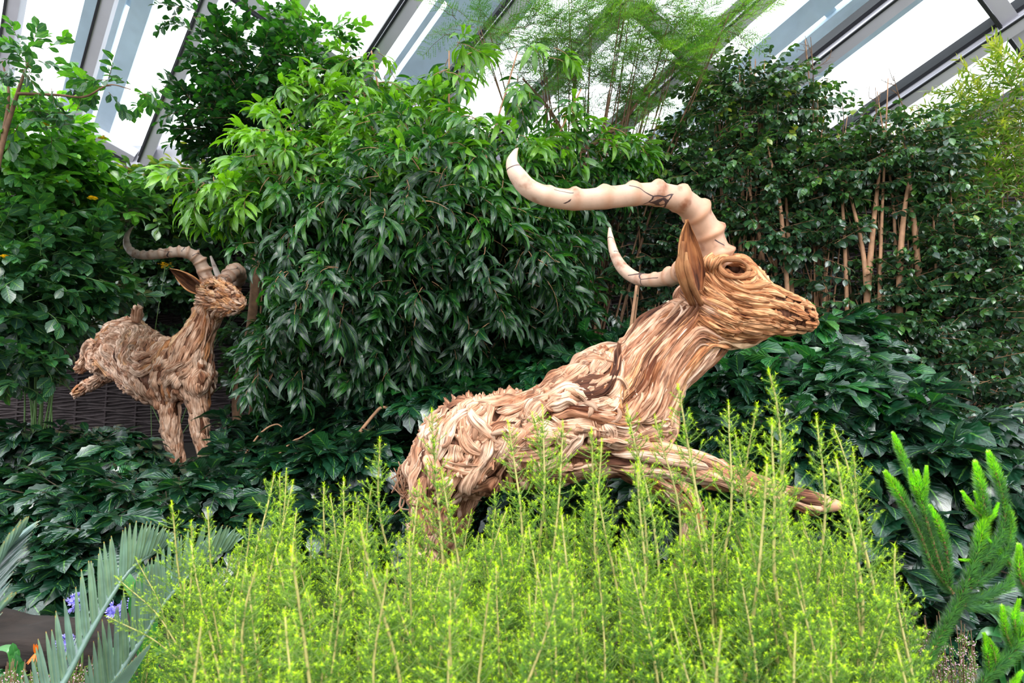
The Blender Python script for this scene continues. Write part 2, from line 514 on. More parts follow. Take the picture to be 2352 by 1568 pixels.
for (x0, x1, gaps) in ((172, 322, ((0.60, 0.68),)), (868, 1150, ((0.10, 0.24), (0.30, 0.35), (0.86, 0.91))), (1738, 1985, ((0.30, 0.38),))):
    A_ = on_plane(x0, 100, 0.5); B_ = on_plane(x1, 100, 0.5)
    a0 = (A_ - R0) @ d2; b0 = (B_ - R0) @ d2
    gm = GM(); last = 0.0
    s = d2
    o = R0 - rn * 0.5
    for (g0, g1) in list(gaps) + [(1.0, 1.0)]:
        c0 = a0 + (b0 - a0) * last; c1 = a0 + (b0 - a0) * g0; last = g1
        m_ = o + d2 * (c0 + c1) / 2
        a = m_ + d1 * (hit_wall(m_) + 1.0); b = m_ - d1 * UPLEN
        box(gm, (a + b) / 2, (b - a) / 2, s * (c1 - c0) / 2, rn * 0.03, 0)
    m_ = o + d2 * (a0 + b0) / 2
    for t in np.arange(-12, 1.0, 2.6):
        box(gm, m_ + d1 * t - rn * 0.06, d1 * 0.06, d2 * (b0 - a0) / 2, rn * 0.03, 0)
    gm.build('outer_rib', [M['ext']], roof_root, smooth=False)

# ------------------------------------------------------------------ back wall: woven willow, fascia and eaves
S0, S1 = -7.0, 16.0
gm = GM()
base_pts = []
for s in np.linspace(S0, S1, 24):
    p = wall_pt(s); base_pts.append((p, np.array([p[0], p[1], 0.2])))
topv = np.array([b[0] - [0, 0, 0.42] for b in base_pts]); botv = np.array([b[1] for b in base_pts])
back = -wn * 0.16
V = np.concatenate([topv, botv, topv + back, botv + back]); k = len(base_pts)
F = []
for i in range(k - 1):
    F += [[i, i + 1, k + i + 1, k + i], [2 * k + i, 3 * k + i, 3 * k + i + 1, 2 * k + i + 1], [i, 2 * k + i, 2 * k + i + 1, i + 1]]
gm.add(V, [F])
wall = tag(gm.build('wall_back', [M['weave']], smooth=False), kind='structure')
gm = GM()
ss = np.arange(S0, S1, 0.055)
topz = np.array([wall_pt(s)[2] - 0.45 for s in ss])
base = np.array([wall_pt(s, 0.0) for s in ss])
for r, z in enumerate(np.arange(0.7, 5.0, 0.034)):
    ok = topz > z
    if ok.sum() < 8: continue
    ph = (r % 2) * math.pi
    off = 0.045 + 0.018 * np.sin(ss[ok] / 0.22 * math.pi + ph)
    P = base[ok] + wn * off[:, None]
    P[:, 2] = z + 0.012 * np.sin(ss[ok] * 9 + r) + 0.01 * np.sin(ss[ok] * 3.1 + r * 1.7)
    tube(gm, P, 0.013, 4)
gm.build('woven_panel', [M['weave']], wall)
gm = GM()
for s in np.arange(S0, S1, 0.44):
    p = wall_pt(s); t = p[2] - 0.45
    if t < 0.8: continue
    q = np.array([[p[0], p[1], 0.2], [p[0], p[1], t]]) + wn * 0.045
    tube(gm, q, 0.018, 6)
gm.build('stake', [M['weave']], wall)
def rail(name, z0, z1, off, th, mat):
    gm = GM(); q = []
    for s in np.linspace(S0, S1, 30):
        p = wall_pt(s)
        for (dz, dn) in ((z0, off), (z1, off), (z1, off + th), (z0, off + th)):
            q.append(p + np.array([0, 0, dz]) + wn * dn)
    F = [[4 * i + a, 4 * i + (a + 1) % 4, 4 * i + 4 + (a + 1) % 4, 4 * i + 4 + a] for i in range(29) for a in range(4)]
    gm.add(q, [F, [[0, 3, 2, 1], [116, 117, 118, 119]]])
    return gm.build(name, [mat], smooth=False)
tag(rail('trim_1', -0.16, 0.12, -0.1, 0.2, M['frame']), kind='structure')
tag(rail('trim_2', -0.34, -0.165, -0.06, 0.14, M['fascia']), kind='structure')
tag(rail('trim_3', -0.41, -0.345, -0.06, 0.1, M['gasket']), kind='structure')

# ================================================================== driftwood antelopes
def loft(secs, n_per=3, k=20, expo=2.2):
    """secs: (top px, bottom px, half thickness, depth); closed superellipse loft -> V, F"""
    top = []; bot = []; w = []
    for (tx, ty), (bx, by), hw, d in secs:
        top.append(at(tx, ty, d)); bot.append(at(bx, by, d)); w.append(hw)
    D = np.hstack([top, bot, np.array(w)[:, None]])
    D = spline(D, (len(secs) - 1) * n_per + 1)
    T, B, W = D[:, :3], D[:, 3:6], np.maximum(D[:, 6], 0.01)
    C = (T + B) / 2; A = (T - B) / 2
    tan = np.gradient(C, axis=0)
    ang = np.linspace(0, 2 * np.pi, k, endpoint=False)
    ca = np.sign(np.cos(ang)) * np.abs(np.cos(ang)) ** (2 / expo); sa = np.sign(np.sin(ang)) * np.abs(np.sin(ang)) ** (2 / expo)
    V = []
    for i in range(len(C)):
        s = nrm(np.cross(tan[i], A[i]))
        V += [C[i] + A[i] * c + s * W[i] * q for c, q in zip(ca, sa)]
    V = np.array(V); m = len(C)
    F = [[i * k + j, i * k + (j + 1) % k, (i + 1) * k + (j + 1) % k, (i + 1) * k + j] for i in range(m - 1) for j in range(k)]
    V = np.vstack([V, C[0], C[-1]])
    F3 = [[m * k, (j + 1) % k, j] for j in range(k)] + [[m * k + 1, (m - 1) * k + j, (m - 1) * k + (j + 1) % k] for j in range(k)]
    return V, F, F3, C


def limb(pts, n=20, k=14):
    """pts: px, py, radius px, depth"""
    D = spline([list(at(x, y, d)) + [r * d / FPX] for x, y, r, d in pts], n)
    gm = GM(); tube(gm, D[:, :3], D[:, 3], k)
    V, UV, T, F = gm.arrays()
    return V, F, D[:, :3]


def ball(c, r):
    """c world, r = three radii"""
    V = []; F = []
    nu, nv = 16, 10
    for i in range(1, nv):
        for j in range(nu):
            a = math.pi * i / nv; b = 2 * math.pi * j / nu
            V.append([math.sin(a) * math.cos(b), math.sin(a) * math.sin(b), math.cos(a)])
    V += [[0, 0, 1], [0, 0, -1]]
    V = np.array(V) * r + c
    for i in range(nv - 2):
        for j in range(nu):
            F.append([i * nu + j, (i + 1) * nu + j, (i + 1) * nu + (j + 1) % nu, i * nu + (j + 1) % nu])
    t, b = len(V) - 2, len(V) - 1
    F3 = [[t, j, (j + 1) % nu] for j in range(nu)] + [[b, (nv - 2) * nu + (j + 1) % nu, (nv - 2) * nu + j] for j in range(nu)]
    return V, F, F3


def fuse(parts, voxel, smooth=6):
    """union of closed shapes into one continuous skin"""
    gm = GM()
    for V, fs in parts:
        gm.add(V, fs)
    V, UV, T, F = gm.arrays()
    me = mesh_from('tmp', V, UV, T, F, [])
    o = bpy.data.objects.new('tmp', me); COL.objects.link(o)
    r = o.modifiers.new('r', 'REMESH'); r.mode = 'VOXEL'; r.voxel_size = voxel
    s = o.modifiers.new('s', 'SMOOTH'); s.iterations = smooth; s.factor = 0.5
    dg = bpy.context.evaluated_depsgraph_get()
    ev = o.evaluated_get(dg).to_mesh()
    nv = len(ev.vertices)
    V = np.empty(nv * 3); ev.vertices.foreach_get('co', V); V = V.reshape(-1, 3)
    Nn = np.empty(nv * 3); ev.vertices.foreach_get('normal', Nn); Nn = Nn.reshape(-1, 3)
    F = [tuple(p.vertices) for p in ev.polygons]
    bpy.data.objects.remove(o); bpy.data.meshes.remove(me)
    return V, Nn, F


def to_px(P):
    d = np.asarray(P, float) - CAM
    z = d @ FWD
    return 1176 + FPX * (d @ RIGHT) / z, 784 - FPX * (d @ UP) / z, z


def piece(gm, line, nor, width, height, tint, R, mat=0):
    """one driftwood strand laid on a surface: line + normals"""
    n = len(line)
    if n < 4: return
    P = np.array(line); Nn = np.array(nor)
    T = np.gradient(P, axis=0); T /= np.linalg.norm(T, axis=1)[:, None] + 1e-9
    S = np.cross(Nn, T); S /= np.linalg.norm(S, axis=1)[:, None] + 1e-9
    Nn = np.cross(T, S)
    K = 12
    a = np.linspace(-0.12, math.pi + 0.12, K)
    s = np.linspace(0, 1, n)
    env = np.clip(np.minimum(s / 0.22, (1 - s) / 0.22), 0, 1) ** 0.6
    env = 0.12 + 0.88 * env
    env *= 1 + 0.25 * np.sin(s * R.uniform(4, 12) + R.uniform(0, 6))
    rid = 1 + R.uniform(-0.75, 0.5, K); rid[0] = rid[-1] = 1
    ph = R.uniform(0, 6, K)
    rel = rid[None] * (1 + 0.18 * np.sin(s[:, None] * R.uniform(6, 22, K)[None] + ph[None]))
    hx = np.cos(a)[None] * width * env[:, None] * (1 + 0.12 * (rel - 1))
    hz = np.sin(a)[None] * height * (0.3 + 0.7 * env[:, None]) * rel - 0.35 * height
    hz -= (1 - env[:, None]) * height * 0.5
    V = P[:, None] + S[:, None] * hx[..., None] + Nn[:, None] * hz[..., None]
    L = np.concatenate([[0], np.cumsum(np.linalg.norm(np.diff(P, axis=0), axis=1))])
    o = R.uniform(0, 5)
    uv = np.stack([np.tile(np.linspace(0, width * 3, K) + o, n), np.repeat(L + o, K)], 1)
    i = np.arange(n - 1)[:, None] * K; j = np.arange(K - 1)[None]
    q = np.stack([i + j, i + j + 1, i + K + j + 1, i + K + j], -1).reshape(-1, 4)
    tt = tint + 0.16 * np.repeat(np.sin(s * 7 + o), K) * R.uniform(0, 1) + 0.10 * np.tile(rel[0] - 1, n)
    gm.add(V.reshape(-1, 3), [q], uv, np.clip(tt, 0, 1), mat)


def sculpt(V, Nn, F, flow, spec, seed, skip=None):
    """lay strands over the skin.  spec(P)-> (len, width, height, tint, material, wander, prob)"""
    R = np.random.default_rng(seed)
    bvh = BVHTree.FromPolygons([Vector(v) for v in V], F)
    gm = GM()
    Fq = np.array([f[:3] for f in F]); A = np.linalg.norm(np.cross(V[Fq[:, 1]] - V[Fq[:, 0]], V[Fq[:, 2]] - V[Fq[:, 0]]), axis=1)
    return gm, bvh, Fq, A, R


def run_strands(gm, bvh, V, Fq, A, R, count, flow, spec):
    pr = A / A.sum()
    ids = R.choice(len(Fq), count, p=pr)
    seeds = V[Fq[ids]].mean(1)
    for sd in seeds:
        sp = spec(sd, R)
        if sp is None: continue
        ln, wd, ht, ti, mt, wa = sp
        st = 0.012 if ln < 0.5 else 0.016
        half = max(3, int(ln / st / 2))
        res = []
        for sgn in (1, -1):
            p = Vector(sd); loc, no, ix, ds = bvh.find_nearest(p)
            prev = None; ws = R.uniform(0, 50)
            out = []
            for i in range(half):
                d = flow(np.array(loc), np.array(no))
                nz = noise.noise_vector(Vector((loc.x * 6 + ws, loc.y * 6, loc.z * 6)))
                d = Vector(d) * 1.0 + nz * wa
                d = d - no * d.dot(no)
                if d.length < 1e-6: break
                d.normalize()
                d *= sgn
                if prev is not None:
                    if d.dot(prev) < 0: d = -d
                    d = (d * 0.5 + prev * 0.5)
                    d = d - no * d.dot(no)
                    if d.length < 1e-6: break
                    d.normalize()
                prev = d.copy()
                out.append((np.array(loc), np.array(no)))
                q = loc + d * st
                nl, nn, ix, ds = bvh.find_nearest(q)
                if nl is None or (nl - loc).length < st * 0.25 or nn.dot(no) < 0.2: break
                loc, no = nl, nn
            res.append(out)
        L = res[1][::-1] + res[0][1:]
        if len(L) < 5: continue
        P = np.array([a for a, b in L]); Q = np.array([b for a, b in L])
        # soften the normals along the strand
        Q = np.array([Q[max(0, i - 2):i + 3].mean(0) for i in range(len(Q))])
        P2 = np.array([P[max(0, i - 1):i + 2].mean(0) for i in range(len(P))])
        lift = R.uniform(-0.2, 0.6) * ht
        piece(gm, P2 + Q * lift, Q, wd, ht, ti, R, mt)


def add_skin(gm, V, Nn, F, mat=0, tint=0.35, amp=0.006):
    D = np.array([noise.fractal(Vector(v * 22), 1.0, 2.0, 3) for v in V])
    V2 = V + Nn * (D[:, None] * amp - 0.010)
    by = {}
    for f in F: by.setdefault(len(f), []).append(f)
    mats = []
    fs = []
    for k_, l in by.items(): fs.append(np.array(l))
    gm.add(V2, fs, V2[:, [0, 2]] * 1.0, tint, mat)


def make_horn(name, pts, parent, mat, ridges, seed, smooth_from=0.62, flat=1.0):
    """pts: px, py, radius px, depth"""
    R = np.random.default_rng(seed)
    n = 150; k = 22
    D = spline([list(at(x, y, d)) + [r * d / FPX] for x, y, r, d in pts], n)
    P = D[:, :3]; rad = D[:, 3]
    s = np.linspace(0, 1, n)
    ph = s * ridges * (1 + 0.25 * s) * 2 * math.pi
    saw = ((ph / (2 * math.pi)) % 1.0)
    prof = np.exp(-((saw - 0.5) / 0.16) ** 2)
    fade = np.clip((smooth_from - s) / 0.15, 0, 1)
    T, Nn, B = frames(P)
    a = np.linspace(0, 2 * np.pi, k, endpoint=False)
    rr = rad[:, None] * (1 + 0.26 * (prof * fade * (1.5 - .9 * s))[:, None] * (0.7 + 0.5 * np.cos(a[None] - 0.6)) + 0.03 * np.sin(3 * a[None] + 5 * s[:, None]) * fade[:, None])
    rr *= 0.93
    V = P[:, None] + rr[..., None] * (np.cos(a)[None, :, None] * Nn[:, None] + np.sin(a)[None, :, None] * B[:, None])
    gm = GM()
    i = np.arange(n - 1)[:, None] * k; j = np.arange(k)[None]; j2 = (j + 1) % k
    q = np.stack([i + j, i + j2, i + k + j2, i + k + j], -1).reshape(-1, 4)
    L = np.repeat(s, k); uv = np.stack([np.tile(a, n), L], 1)
    tint = np.clip(np.repeat((1 - s) * 0.9 + 0.45 * prof * fade - 0.15, k), 0, 1)
    gm.add(V.reshape(-1, 3), [q, np.array([list(range(k))[::-1], [(n - 1) * k + x for x in range(k)]])], uv, tint)
    return gm.build(name, [mat], parent)


def make_ear(name, base, tip, wpx, d0, d1, side, open_dir, parent, mats, seed, cup=0.6):
    """cupped pointed shell; open_dir: world vector the hollow faces"""
    R = np.random.default_rng(seed)
    b = at(*base, d0); t = at(*tip, d1)
    ax = nrm(t - b); L = np.linalg.norm(t - b)
    od = nrm(np.asarray(open_dir) - ax * (np.asarray(open_dir) @ ax)); sd = np.cross(ax, od)
    w = wpx * d0 / FPX
    ns, nt = 26, 15
    gm = GM()
    lay = []
    for (th, m) in ((0.0, 1), (-0.022, 0)):
        V = []; T = []
        for i in range(ns):
            s = i / (ns - 1)
            hw = w * (math.sin(math.pi * min(1, s * 0.9 + 0.12)) ** 0.75) * (1 - 0.15 * s)
            hw = max(hw, 0.006)
            for j in range(nt):
                a = (j / (nt - 1) - 0.5) * 2
                ang = a * (1.9 - 0.9 * s) * cup * 1.3
                rad = hw / max(0.35, math.sin(min(1.5, (1.9 - 0.9 * s) * cup * 1.3)))
                x = rad * math.sin(ang); z = -rad * math.cos(ang) + rad * 0.4
                gr = 0.0025 * math.sin(j * 2.4 + 3 * s) + 0.002 * math.sin(j * 5.1 + 6 * s)
                edge = 1.0 - 0.12 * abs(a) ** 6
                V.append(b + ax * L * s + sd * x * edge + od * (z + (th * (1 - 0.5 * s) if m == 0 else 0) + gr))
                T.append(0.35 + 0.4 * s + 0.25 * math.sin(j * 1.7 + 4 * s))
        i = np.arange(ns - 1)[:, None] * nt; j = np.arange(nt - 1)[None]
        q = np.stack([i + j, i + j + 1, i + nt + j + 1, i + nt + j], -1).reshape(-1, 4)
        if m == 0: q = q[:, ::-1]
        uv = np.stack([np.tile(np.arange(nt) * 0.006, ns), np.repeat(np.arange(ns) / ns * L, nt)], 1)
        lay.append(gm.n)
        gm.add(V, [q], uv, np.clip(T, 0, 1), 1 if m == 1 else 0)
    # rim
    rim = [i * nt for i in range(ns)] + [(ns - 1) * nt + j for j in range(nt)] + [i * nt + nt - 1 for i in range(ns - 1, -1, -1)]
    q = np.array([[rim[x], rim[x + 1], rim[x + 1] + lay[1], rim[x] + lay[1]] for x in range(len(rim) - 1)])
    gm.F.setdefault(4, []).append((q, np.zeros(len(q), int)))
    return gm.build(name, mats, parent)


# ---------------- front antelope
D1 = 3.4
body_secs = [
    ((945, 1072), (958, 1138), .07, 3.52), ((966, 1026), (982, 1150), .14, 3.5), ((1000, 968), (1018, 1150), .19, 3.48),
    ((1058, 914), (1072, 1130), .22, 3.46), ((1120, 909), (1130, 1112), .23, 3.45), ((1195, 909), (1200, 1102), .24, 3.43),
    ((1250, 884), (1268, 1096), .25, 3.41), ((1298, 854), (1352, 1090), .25, 3.4), ((1345, 822), (1440, 1078), .23, 3.4),
    ((1398, 803), (1526, 1012), .195, 3.4), ((1434, 798), (1536, 948), .165, 3.4), ((1471, 762), (1558, 892), .14, 3.4),
    ((1509, 728), (1602, 850), .122, 3.4), ((1546, 702), (1650, 806), .112, 3.4), ((1576, 662), (1682, 772), .105, 3.4)]
head_secs = [
    ((1598, 612), (1592, 712), .07, 3.40), ((1626, 600), (1612, 756), .105, 3.40), ((1672, 596), (1650, 784), .122, 3.39),
    ((1710, 603), (1690, 782), .118, 3.38), ((1746, 634), (1727, 777), .10, 3.37), ((1784, 661), (1765, 765), .082, 3.36),
    ((1825, 675), (1803, 761), .069, 3.35), ((1852, 690), (1842, 765), .061, 3.34), ((1867, 705), (1862, 765), .048, 3.34),
    ((1873, 722), (1872, 754), .03, 3.34)]
parts = []
axes = []
for secs in (body_secs, head_secs):
    V, F, F3, C = loft(secs); parts.append((V, [np.array(F), np.array(F3)])); axes.append(C)
limbs1 = {
    'front_near': [(1385, 1035, 42, 3.3), (1440, 1048, 38, 3.26), (1500, 1050, 33, 3.24), (1570, 1062, 30, 3.22), (1640, 1085, 26, 3.2), (1700, 1106, 22, 3.19), (1780, 1130, 20, 3.18), (1850, 1150, 20, 3.17), (1880, 1156, 20, 3.17)],
    'front_far': [(1400, 1020, 42, 3.58), (1470, 1070, 36, 3.62), (1540, 1120, 30, 3.66), (1590, 1180, 24, 3.66), (1580, 1260, 20, 3.64), (1560, 1330, 16, 3.62)],
    'hind_near': [(1050, 1020, 62, 3.3), (1020, 1090, 56, 3.27), (992, 1145, 40, 3.27), (982, 1195, 28, 3.28), (966, 1260, 22, 3.3), (985, 1330, 18, 3.3), (1000, 1420, 17, 3.28), (1000, 1475, 16, 3.25)],
    'hind_far': [(1060, 1020, 58, 3.6), (1050, 1120, 46, 3.66), (1040, 1190, 28, 3.7), (1030, 1260, 22, 3.72), (1050, 1340, 18, 3.72), (1058, 1440, 17, 3.7)],
}
for nme, pts in limbs1.items():
    V, F, C = limb(pts, 40); parts.append((V, [F[k_][0] for k_ in F])); axes.append(C)
for (x, y, d, r) in ((1390, 965, 3.24, (.17, .09, .17)), (1075, 1030, 3.28, (.17, .10, .18)), (1230, 1000, 3.28, (.2, .08, .15)), (1480, 960, 3.3, (.08, .08, .12))):
    V, F, F3 = ball(at(x, y, d), np.array(r)); parts.append((V, [np.array(F), np.array(F3)]))
for (x, y, d, r) in ((1655, 720, 3.30, (.10, .05, .10)), (1645, 605, 3.32, (.07, .05, .03)), (1690, 628, 3.33, (.085, .04, .085)), (1850, 727, 3.31, (.055, .05, .05))):
    V, F, F3 = ball(at(x, y, d), np.array(r)); parts.append((V, [np.array(F), np.array(F3)]))
V1, N1, F1 = fuse(parts, 0.0125)
# eye hollow, nostril, mouth line
px, py, pz = to_px(V1)
near = V1[:, 1] < 3.42


def dent(cx, cy, rx, ry, depth, ang=0.0, msk=None):
    ca, sa = math.cos(ang), math.sin(ang)
    u = ((px - cx) * ca + (py - cy) * sa) / rx; v = (-(px - cx) * sa + (py - cy) * ca) / ry
    w = np.exp(-(u * u + v * v) ** 1.6) * (near if msk is None else msk)
    return w * depth


V1[:, 1] += dent(1687, 615, 26, 17, 0.075, 0.15)
V1[:, 1] += dent(1855, 712, 13, 5, 0.03, 1.0)
V1[:, 1] += dent(1820, 747, 55, 4, 0.016, 0.25)
V1[:, 1] += dent(1688, 746, 9, 6, 0.03)
HOLES = [(1146, 957, 15, 12), (1292, 941, 12, 9), (1262, 975, 10, 12), (1398, 912, 9, 8), (1425, 936, 12, 8), (1342, 1000, 8, 12), (1098, 1008, 9, 7), (1200, 985, 14, 6), (1030, 1030, 9, 8), (1475, 975, 8, 14), (1362, 856, 7, 5), (1330, 920, 7, 8)]
for (hx, hy, hr, hs) in HOLES:
    V1[:, 1] += dent(hx, hy, hr * 1.25, hs * 1.25, 0.055, hx * .7)
AX = np.concatenate(axes)
AXT = np.concatenate([np.gradient(a, axis=0) / (np.linalg.norm(np.gradient(a, axis=0), axis=1)[:, None] + 1e-9) for a in axes])
AXID = np.concatenate([np.full(len(a), i) for i, a in enumerate(axes)])


def flow1(p, no):
    x, y, z = to_px(p)
    dd = np.linalg.norm(AX - p, axis=1)
    i = int(np.argmin(dd))
    t = AXT[i]
    if AXID[i] == 1 or (x > 1600 and y < 790):
        # rings round the eye and cheek, running on to the muzzle
        axd = nrm(at(1870, 735, 3.4) - at(1640, 650, 3.4)); axn = np.cross(axd, [0, 1, 0])
        c = at(1690, 640, 3.4); r = p - c
        a, b = (r @ axd) / 1.5, (r @ axn)
        tang = -b * 1.5 * axd + a * axn
        tang = nrm(tang)
        if tang @ axd < 0: tang = -tang
        k_ = min(1, max(0, (x - 1720) / 60))
        return nrm(tang * (1 - k_) + axd * k_)
    if AXID[i] == 0 and x > 1430 and y < 960:
        return nrm(t + np.array([0, 0, 0.15]))
    if AXID[i] >= 2: return t
    # trunk: swirling
    nz = noise.noise_vector(Vector((p[0] * 3.2, p[1] * 3.2, p[2] * 3.2 + 4)))
    if x < 1000: t = nrm(t + np.array([0.3, 0, 0.9]))
    # long sagging rib pieces under the flank
    if 1060 < x < 1260 and y > 940: t = nrm(np.array([1, 0, -0.75 + (x - 1060) / 200]))
    return nrm(t + np.array([nz.x, nz.y, nz.z]) * 1.7)


def spec1(p, R):
    x, y, z = to_px(p)
    if x > 1580 and y < 790:
        if (((x - 1688) / 34) ** 2 + ((y - 615) / 24) ** 2 < 1) and p[1] < 3.45: return None
        if x > 1760: return (R.uniform(.05, .16), R.uniform(.006, .013), R.uniform(.004, .008), R.uniform(.2, .8), 1, 0.25)
        return (R.uniform(.14, .42), R.uniform(.009, .024), R.uniform(.010, .022), R.uniform(.1, .8), 1, 0.12)
    if x > 1400 and y < 960 and y < 960 - (1400 - x):
        return (R.uniform(.35, 1.1), R.uniform(.012, .034), R.uniform(.016, .032), min(1, max(0, R.normal(.48, .25))), 0 if R.random() < .75 else 1, 0.10)
    if x > 1340 and y > 1010:
        return (R.uniform(.2, .6), R.uniform(.014, .032), R.uniform(.010, .02), min(1, max(0, R.normal(.45, .25))), 0 if R.random() < .95 else 1, 0.15)
    if p[1] < 3.45 and any(((x - hx) / (hr + 5)) ** 2 + ((y - hy) / (hs + 5)) ** 2 < 1 for hx, hy, hr, hs in HOLES): return None
    big = R.random() < 0.4
    return (R.uniform(.12, .45) if big else R.uniform(.06, .22), R.uniform(.03, .06) if big else R.uniform(.012, .03), R.uniform(.018, .036), min(1, max(0, R.normal(.6, .25))), 0, 0.5)


ant1 = empty('antelope_sculpture', (at(1000, 1475, 3.3)[0], 3.35, float(ground_z(0, 3.35))),
             'large driftwood antelope in front, leaping to the right above the lime green heath', 'sculpture')
gm, bvh, Fq, A, R = sculpt(V1, N1, F1, flow1, spec1, 11)
add_skin(gm, V1, N1, F1, 0, 0.05, 0.012)  # skin tinted dark: shade between the strands is put into its colour
run_strands(gm, bvh, V1, Fq, A, R, 900, flow1, spec1)
# extra fine pieces on the head and neck
cen = V1[Fq].mean(1); cx_, cy_, cz_ = to_px(cen)
Ah = A * ((cx_ > 1580) & (cy_ < 790)); run_strands(gm, bvh, V1, Fq, Ah, R, 420, flow1, spec1)
An = A * ((cx_ > 1420) & (cy_ < 960)); run_strands(gm, bvh, V1, Fq, An, R, 160, flow1, spec1)
# big gnarled branches traced over the trunk, shoulder, foreleg and neck
BIG = [([(1082, 933), (1087, 967), (1116, 992), (1175, 1022), (1235, 1027)], 15), ([(1062, 943), (1064, 992), (1077, 1027), (1116, 1046)], 13), ([(1146, 977), (1195, 1007), (1244, 1012)], 11),
       ([(1077, 923), (1136, 928), (1185, 918), (1235, 898)], 12), ([(1131, 943), (1180, 943), (1215, 928), (1235, 933)], 10), ([(1027, 943), (988, 987), (968, 1022)], 11), ([(1052, 928), (1037, 967), (1013, 1002)], 11),
       ([(1304, 830), (1299, 864), (1323, 879)], 11), ([(1318, 838), (1363, 826), (1417, 834)], 12), ([(1284, 893), (1318, 908), (1348, 903)], 14), ([(1269, 898), (1259, 923), (1274, 945)], 10),
       ([(1358, 908), (1373, 888), (1412, 870), (1437, 890), (1447, 928)], 12), ([(1383, 922), (1402, 934), (1417, 922), (1408, 905)], 9), ([(1348, 943), (1387, 956), (1432, 950)], 12), ([(1471, 884), (1466, 918), (1442, 953), (1432, 992)], 13),
       ([(1452, 888), (1463, 923)], 8), ([(1358, 962), (1365, 992), (1353, 1022)], 13), ([(1385, 970), (1400, 1000), (1390, 1025)], 17), ([(1264, 953), (1288, 977), (1276, 1012), (1296, 1027)], 8), ([(1338, 977), (1313, 1027), (1274, 1061), (1225, 1076)], 13),
       ([(1407, 1016), (1481, 1020), (1530, 1030), (1609, 1046)], 12), ([(1395, 1040), (1462, 1046), (1555, 1058), (1640, 1078)], 12), ([(1440, 905), (1490, 842), (1560, 765), (1620, 705)], 12), ([(1500, 940), (1540, 880), (1590, 822), (1640, 780)], 10),
       ([(1410, 850), (1480, 792), (1550, 722), (1586, 685)], 11), ([(1460, 870), (1520, 800), (1580, 740)], 9), ([(1150, 1050), (1220, 1048), (1290, 1030)], 12), ([(1010, 1060), (1060, 1075), (1120, 1070)], 13), ([(985, 1040), (1000, 1080), (990, 1130)], 13),
       ([(1200, 935), (1225, 960), (1232, 990)], 10), ([(1505, 1000), (1515, 950), (1530, 910)], 10), ([(1325, 880), (1350, 870), (1385, 860)], 10)]
for pts, wpx in BIG:
    S_ = spline([list(q) for q in pts], 34); ln, nn_ = [], []
    for (x, y) in S_:
        loc, no, ix, ds = bvh.ray_cast(Vector(at(x, y, 2.4)), Vector(nrm(ray(x, y))))
        if loc is None: continue
        ln.append(np.array(loc)); nn_.append(np.array(no))
    if len(ln) < 8: continue
    ln = np.array(ln); nn_ = np.array(nn_)
    ls = np.array([ln[max(0, i - 3):i + 4].mean(0) for i in range(len(ln))]); ns_ = np.array([nrm(nn_[max(0, i - 4):i + 5].mean(0)) for i in range(len(ln))])
    w_ = wpx * 3.3 / FPX
    piece(gm, ls + ns_ * .012, ns_, w_, w_ * R.uniform(.9, 1.2), R.uniform(.5, .95), R, 0)
# loose knots and curled root ends on the trunk
for i in range(12):
    x = R.uniform(1010, 1500); y = R.uniform(930, 1080)
    o_ = Vector(at(x, y, 2.6)); dr = Vector(nrm(ray(x, y)))
    loc, no, ix, ds = bvh.ray_cast(o_, dr)
    if loc is None: continue
    loc = np.array(loc); no = np.array(no)
    u = nrm(np.cross(no, R.normal(size=3))); v = np.cross(no, u)
    r0 = R.uniform(.025, .08); a0 = R.uniform(0, 6); sw = R.uniform(1.2, 3.2)
    aa = np.linspace(a0, a0 + sw, 14)
    P = [loc + (u * math.cos(q) + v * math.sin(q)) * r0 * (1 - 0.3 * e) + no * (0.012 + 0.012 * math.sin(e * 3)) for e, q in zip(np.linspace(0, 1, 14), aa)]
    rr_ = R.uniform(.007, .017) * np.sin(np.linspace(0.25, 2.9, 14)) ** 0.6
    tube(gm, P, rr_, 8, 0, R.uniform(.4, .95))
gm.build('body', [M['wood1'], M['wood2']], ant1)
# eye socket
e = at(1687, 615, 3.36)
gm = GM()
V, F, F3 = ball(e, np.array((.040, .022, .026))); gm.add(V, [F, F3], V[:, [0, 2]], 0.1)
gm.build('eye_socket', [M['woodin']], ant1)
gm = GM()
ring = [at(1687 + 33 * math.cos(a), 616 + 21 * math.sin(a) + 5 * math.cos(a), 3.262 + 0.012 * math.cos(a * 2)) for a in np.linspace(0, 2 * math.pi, 30)]
tube(gm, ring, 0.0115 + 0.004 * np.sin(np.linspace(0, 20, 30)), 8, 0, 0.5)
gm.build('eyelid', [M['wood2']], ant1)
make_horn('horn', [(1652, 612, 37, 3.37), (1638, 570, 37, 3.36), (1622, 530, 35, 3.34), (1598, 490, 33, 3.3), (1565, 462, 31, 3.25), (1520, 448, 29, 3.2), (1470, 446, 27, 3.15), (1410, 452, 27, 3.1),
    (1340, 458, 26, 3.06), (1275, 454, 25, 3.03), (1220, 436, 24, 3.02), (1190, 405, 22, 3.02), (1176, 375, 15, 3.03), (1183, 350, 7, 3.05), (1190, 340, 1.5, 3.06)], ant1, M['horn'], 11, 5, 0.74)
make_horn('horn', [(1632, 610, 34, 3.5), (1606, 612, 31, 3.62), (1575, 622, 27, 3.78), (1545, 635, 22, 3.92), (1505, 643, 17, 4.04), (1465, 640, 16, 4.14), (1432, 618, 15, 4.2), (1412, 585, 12, 4.24), (1403, 550, 8.5, 4.28), (1400, 523, 3, 4.3)],
          ant1, M['horn'], 9, 6, 0.55)
